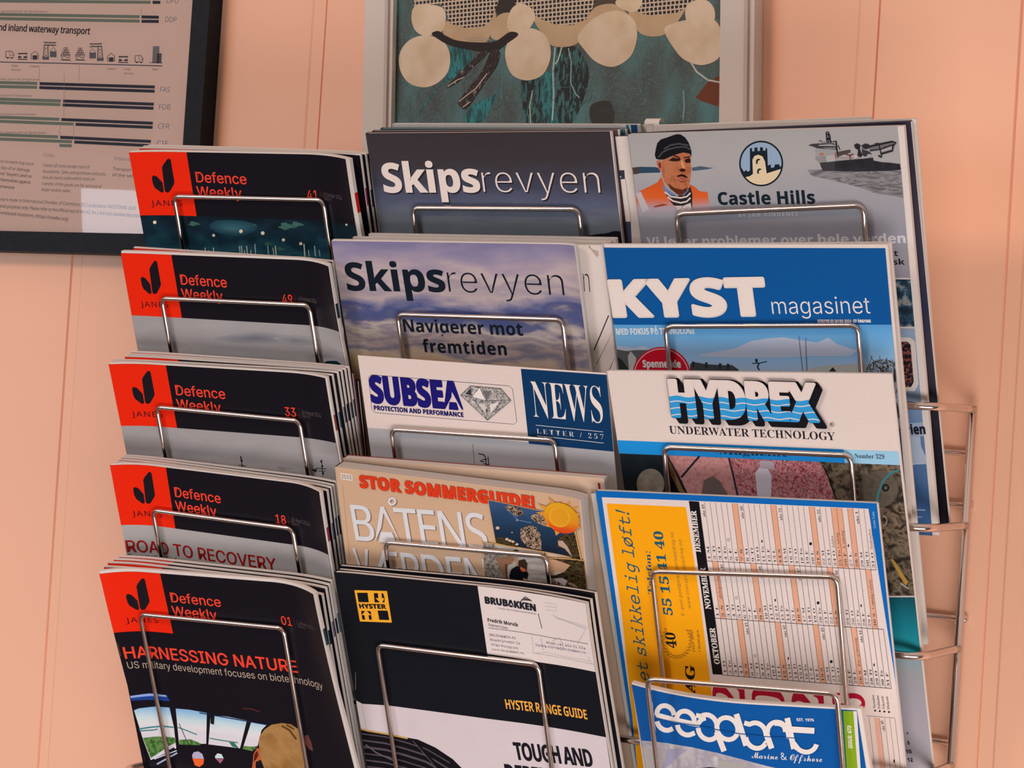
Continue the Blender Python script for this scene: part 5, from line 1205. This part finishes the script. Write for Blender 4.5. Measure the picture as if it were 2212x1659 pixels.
for t, x, y, w in (('Any named place, agreed point of destination', -300, 112, 760), ('Risk transfer, named port of shipment', -300, 762, 675), ('Risk transfer, agreed port of shipment', -300, 918, 605), ('Costs and freight, named port of destination', -300, 1096, 640), ('Cost insurance freight, agreed port of destination', -300, 1270, 740)):
    S.text(t, kw(x, y), kw(x+w, y+w*.012), 4.4, '5a4a4c', 'noto', -.004, res=2)
for x0, y0, x1, y1 in ((378, 650, 374, 780), (760, 620, 752, 780), (614, 700, 610, 1120), (1350, 60, 1348, 150), (575, 1190, 570, 1310), (708, 1200, 704, 1340)): S.line([kw(x0, y0), kw(x1, y1)], .7, '9a8278')
S.text('Costs', kv(635, 122), kv(785, 132), 8, '6a6672', 'noto', -.006); S.text('Insurance', kv(1650, 170), kv(1990, 195), 8, '6a6672', 'noto', -.006)
for i, t in enumerate(('Covers all costs except costs of', 'documents. Sales and purchase contracts', 'should clearly state which costs on', 'transfer of the goods are for account of', 'buyer and/or seller')):
    S.text(t, kv(626-6*i, 268+88*i), kv((1296, 1528, 1372, 1470, 1020)[i], (296, 398, 470, 578, 642)[i]), 6.6, '3c3640', 'noto', 0, res=2)
for i, t in enumerate(('that an event may occur', 'the loss of or damage', "'out' buyers and so", 'for themselves against', 'insurance')):
    S.text(t, kv((-30, -75, -25, -75, -120)[i], 205+88*i), kv((488, 430, 455, 440, 205)[i], (252, 342, 430, 518, 594)[i]), 6.6, '3c3640', 'noto', 0, res=2)
for i, t in enumerate(('Transport risk', 'of the seller')): S.text(t, kv(1632-8*i, 318+88*i), kv(2010, 348+84*i), 6.6, '3c3640', 'noto', 0, res=2)
for i, t in enumerate(('reference is made to International Chamber of Commerce (ICC) publication INCOTERMS 2020', 'educational purposes only. Please refer to the official text of the ICC for a full and detailed description', 'aforementioned Incoterms. (https://iccwbo.org)')):
    S.text(t, kv((-130, -160, -150)[i], 752+95*i), kv((1965, 2080, 985)[i], (895, 1008, 1050)[i]), 7, '3a343e', 'noto', 0, res=2)
mfr, nt, b = new_mat('black_wood_frame')
tc = nt.nodes.new('ShaderNodeTexCoord'); nz = nt.nodes.new('ShaderNodeTexNoise'); nz.inputs['Scale'].default_value = 120; nt.links.new(tc.outputs['Object'], nz.inputs['Vector'])
r = nt.nodes.new('ShaderNodeValToRGB'); r.color_ramp.elements[0].color = (.006, .008, .012, 1); r.color_ramp.elements[1].color = (.016, .022, .03, 1); nt.links.new(nz.outputs[0], r.inputs[0]); nt.links.new(r.outputs[0], b.inputs['Base Color']); b.inputs['Roughness'].default_value = .5; b.inputs['Specular IOR Level'].default_value = .12
framed('framed_poster', S, 0, PWD, 0, PHT, .0185, .019, mfr, 'black framed transport terms poster on the wall at the upper left', 'poster')

# picture of the stuffed figures on a fishing net
yq = WALL_Y-.012
kq = crop(760, 0, 2.458)
A = at_y(*kq(240, 0), yq); Bq = at_y(*kq(228, 655), yq); dn = (Bq-A).normalized(); ex = Vector((-dn.z, 0, dn.x))
PW2 = (at_y(*kq(1968, 300), yq)-at_y(*kq(233, 300), yq)).dot(ex)
HT, DB = .30, .17
S = Sheet(A-dn*HT, ex, dn, PW2, HT+DB)
full = [(0, 0), (PW2, 0), (PW2, HT+DB), (0, HT+DB)]
mfn, nt, b = new_mat('print_fishing_net')
uvn = uvnode(nt)
n1 = nt.nodes.new('ShaderNodeTexNoise'); n1.inputs['Scale'].default_value = 2.6; n1.inputs['Detail'].default_value = 5; nt.links.new(uvnode(nt, 1.6, .6), n1.inputs['Vector'])
r1 = nt.nodes.new('ShaderNodeValToRGB'); nt.links.new(n1.outputs[0], r1.inputs[0]); e = r1.color_ramp.elements; e[0].position = .3; e[0].color = rgb('17231f'); e[1].position = .72; e[1].color = rgb('2f6a6a')
x_ = e.new(.5); x_.color = rgb('27423e')
n2 = nt.nodes.new('ShaderNodeTexNoise'); n2.inputs['Scale'].default_value = 16; n2.inputs['Detail'].default_value = 3; n2.inputs['Distortion'].default_value = 2.2; nt.links.new(uvn, n2.inputs['Vector'])
ab = nt.nodes.new('ShaderNodeMath'); ab.operation = 'SUBTRACT'; ab.inputs[1].default_value = .5; nt.links.new(n2.outputs[0], ab.inputs[0])
a2 = nt.nodes.new('ShaderNodeMath'); a2.operation = 'ABSOLUTE'; nt.links.new(ab.outputs[0], a2.inputs[0]); l2 = nt.nodes.new('ShaderNodeMath'); l2.operation = 'LESS_THAN'; l2.inputs[1].default_value = .012; nt.links.new(a2.outputs[0], l2.inputs[0])
m3 = nt.nodes.new('ShaderNodeMath'); m3.operation = 'MULTIPLY'; m3.inputs[1].default_value = .55; nt.links.new(l2.outputs[0], m3.inputs[0])
mx = nt.nodes.new('ShaderNodeMix'); mx.data_type = 'RGBA'; nt.links.new(m3.outputs[0], mx.inputs[0]); nt.links.new(r1.outputs[0], mx.inputs[6]); mx.inputs[7].default_value = rgb('5a7c78'); nt.links.new(mx.outputs[2], b.inputs['Base Color']); b.inputs['Roughness'].default_value = .5
S.mb.add([S.P(u, v) for u, v in full], [(0, 1, 2, 3)], mfn, [(u*10, v*10) for u, v in full])
teal = photo('net_teal', [(0, '14302e'), (.45, '1f4f50'), (.6, '2f8080'), (1, '1c3c3c')], axis='none', scale=14, stretch=(2, .5), amp=1.5, dist=1)
dark = photo('net_dark', [(0, '0f1414'), (.5, '182220'), (.62, '3a6a68'), (1, '141c1a')], axis='none', scale=16, stretch=(2, .5), amp=1.5, dist=1)
def pq(l): return [kq(*p) for p in l]
def blob(pts, mat, n=6):
    """closed smooth outline through pixel points"""
    out = []; N = len(pts)
    for i in range(N):
        p0, p1, p2, p3 = [Vector(pts[(i+k) % N]) for k in (-1, 0, 1, 2)]
        for k in range(n):
            t = k/n; q = .5*((2*p1)+(p2-p0)*t+(2*p0-5*p1+4*p2-p3)*t*t+(-p0+3*p1-3*p2+p3)*t**3); out.append(kq(q.x, q.y))
    S.poly(out, mat)
blob([(520, 255), (640, 270), (600, 380), (450, 470), (330, 640), (420, 520), (500, 400)], teal)
blob([(640, 560), (760, 500), (800, 430), (700, 640), (600, 650)], teal)
blob([(960, 450), (1060, 380), (1075, 560), (1100, 660), (1020, 660), (1000, 540)], teal)
blob([(900, 430), (1000, 420), (1010, 560), (1040, 660), (930, 660)], dark); blob([(1090, 260), (1190, 250), (1260, 400), (1180, 640), (1095, 640), (1080, 450)], dark)
blob([(1840, 500), (1900, 430), (1980, 410), (1990, 560), (1880, 545), (1830, 520)], '6a3420'); blob([(1270, 560), (1370, 540), (1390, 650), (1280, 660)], '33302c')
for pts, w, c in (([(1080, 250), (1068, 380), (1072, 500), (1065, 640)], 3.5, '96b0ac'), ([(1115, 250), (1095, 320), (1080, 340)], 3, 'b0b4a8'), ([(1150, 255), (1165, 330), (1162, 440), (1190, 500), (1210, 520)], 2.4, '8aa09a'), ([(960, 480), (945, 560), (950, 660)], 2.6, 'a4a498'), ([(1760, 480), (1765, 560), (1758, 640)], 3, '6f9490'), ([(795, 360), (800, 430), (790, 520)], 1.6, '4a807c'), ([(1800, 330), (1830, 380), (1890, 425), (1960, 438)], 3.6, 'c0b4a8')):
    S.line(pq(pts), w, c)
rnd = random.Random(3); LN = S.next()
for k in range(150):
    x, y = rnd.uniform(240, 1960), rnd.uniform(80, 650); a = rnd.uniform(0, 6.28); pts = []
    for j in range(6): pts.append((x, y)); a += rnd.uniform(-.7, .7); x += 26*math.cos(a); y += 26*math.sin(a)
    S.line(pq(pts), rnd.uniform(.5, .9), rnd.choice(('4c6c68', '5c807c', '3c5c5a', '2a4444')), LN)
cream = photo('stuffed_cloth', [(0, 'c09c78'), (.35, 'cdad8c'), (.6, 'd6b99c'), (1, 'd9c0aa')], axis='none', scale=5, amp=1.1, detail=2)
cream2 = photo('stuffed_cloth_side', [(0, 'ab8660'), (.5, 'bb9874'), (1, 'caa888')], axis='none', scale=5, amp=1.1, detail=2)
mk, nt, b = new_mat('print_knitted_rows')
tc = nt.nodes.new('ShaderNodeTexCoord'); mp = nt.nodes.new('ShaderNodeMapping'); mp.inputs['Scale'].default_value = (23, 23, 1); nt.links.new(tc.outputs['UV'], mp.inputs[0])
bk = nt.nodes.new('ShaderNodeTexBrick'); bk.inputs['Color1'].default_value = rgb('1f1c1e'); bk.inputs['Color2'].default_value = rgb('2a2626'); bk.inputs['Mortar'].default_value = rgb('c6aa92')
bk.inputs['Scale'].default_value = 1; bk.inputs['Mortar Size'].default_value = .14; bk.inputs['Brick Width'].default_value = .82; bk.inputs['Row Height'].default_value = .80; bk.offset = .12
nt.links.new(mp.outputs[0], bk.inputs['Vector']); nt.links.new(bk.outputs['Color'], b.inputs['Base Color']); b.inputs['Roughness'].default_value = .8
def sweater(pts): S.poly(pq(pts), mk)
# shade patches between the figures, then bodies, arms and feet
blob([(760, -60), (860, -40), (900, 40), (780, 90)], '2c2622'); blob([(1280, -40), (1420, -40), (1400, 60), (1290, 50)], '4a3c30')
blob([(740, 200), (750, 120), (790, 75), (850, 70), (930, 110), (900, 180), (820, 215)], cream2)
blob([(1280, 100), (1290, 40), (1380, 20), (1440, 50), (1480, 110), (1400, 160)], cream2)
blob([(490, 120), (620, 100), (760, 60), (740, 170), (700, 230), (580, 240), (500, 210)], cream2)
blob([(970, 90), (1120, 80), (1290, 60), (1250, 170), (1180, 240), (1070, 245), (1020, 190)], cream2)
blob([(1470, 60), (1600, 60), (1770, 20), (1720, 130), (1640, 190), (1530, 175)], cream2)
sweater([(330, -120), (800, -120), (775, 20), (740, 110), (700, 140), (600, 148), (520, 125), (500, 60), (470, 20), (330, 40)])
sweater([(860, -120), (1300, -120), (1285, 30), (1250, 100), (1170, 135), (1080, 130), (1000, 100), (960, 60), (870, 20)])
sweater([(1380, -120), (1960, -120), (1900, 0), (1780, 40), (1720, 70), (1600, 85), (1510, 65), (1500, 10), (1400, -20)])
blob([(330, 40), (400, 25), (480, 40), (500, 90), (480, 165), (400, 190), (345, 170), (318, 110)], cream)
blob([(855, 40), (900, 18), (960, 50), (972, 100), (930, 165), (860, 180), (825, 140), (835, 80)], cream)
blob([(1400, 10), (1460, -30), (1540, -20), (1530, 40), (1490, 65), (1430, 45)], cream)
blob([(1770, 60), (1800, 10), (1880, 0), (1925, 50), (1920, 120), (1850, 160), (1790, 140)], cream)
blob([(1200, 200), (1260, 120), (1340, 70), (1430, 60), (1500, 110), (1515, 200), (1480, 300), (1390, 355), (1300, 330), (1240, 270)], cream)
blob([(1660, 160), (1720, 120), (1830, 100), (1930, 110), (1965, 190), (1955, 300), (1870, 345), (1780, 325), (1720, 270)], cream)
blob([(250, 330), (265, 260), (320, 205), (400, 188), (480, 215), (520, 280), (515, 370), (470, 430), (400, 463), (320, 450), (270, 400)], cream)
blob([(815, 300), (830, 220), (880, 165), (950, 150), (1020, 180), (1055, 250), (1050, 330), (1010, 400), (930, 427), (850, 395)], cream)
scarf = photo('scarf', [(0, '16110f'), (.45, '241b18'), (.62, '3a2c26'), (.72, 'a48a7c'), (1, '1c1512')], axis='none', scale=26, stretch=(1.4, .6), amp=1.2, dist=1.2)
blob([(425, 180), (460, 165), (500, 190), (560, 215), (660, 225), (760, 220), (840, 170), (885, 185), (820, 235), (760, 275), (690, 275), (600, 260), (520, 240), (470, 215)], '221a17')
for pts, w in (([(600, 205), (680, 195), (740, 215)], 1.6), ([(620, 215), (700, 210)], 1.2), ([(640, 200), (720, 225)], 1)): S.line(pq(pts), w, 'b09a8c')
blob([(690, 275), (720, 285), (640, 360), (560, 440), (505, 465), (540, 420), (610, 350)], scarf); blob([(740, 275), (785, 275), (770, 350), (700, 450), (640, 540), (600, 580), (565, 545), (610, 480), (690, 380)], scarf)
for pts in ([(510, 460), (560, 425), (600, 410)], [(570, 540), (620, 500), (660, 470), (720, 390)], [(590, 570), (630, 540)]): S.line(pq(pts), 2, 'c4a894')
mwf = ink('cdb9ae', .5)
fr = PW2*.0
S2 = S
root = framed('framed_picture', S, 0, PW2, 0, HT+DB, .028, .017, mwf, 'pale framed photograph of stuffed sweater figures on a green fishing net', 'picture', glass=False)
for u in ((-.0065, -.0035), (PW2+.0205, PW2+.0235)):
    mb = MB(); frame_bar(mb, S, [(u[0], -.005), (u[1], -.005), (u[1], HT+DB+.005), (u[0], HT+DB+.005)], .006, .0085, ink('b8a296', .5))
    mb.build('frame_bead', root)
# ------------------------------------------------------------------ put the place together
build_wall()
RACK = build_rack()
build_pockets(RACK)
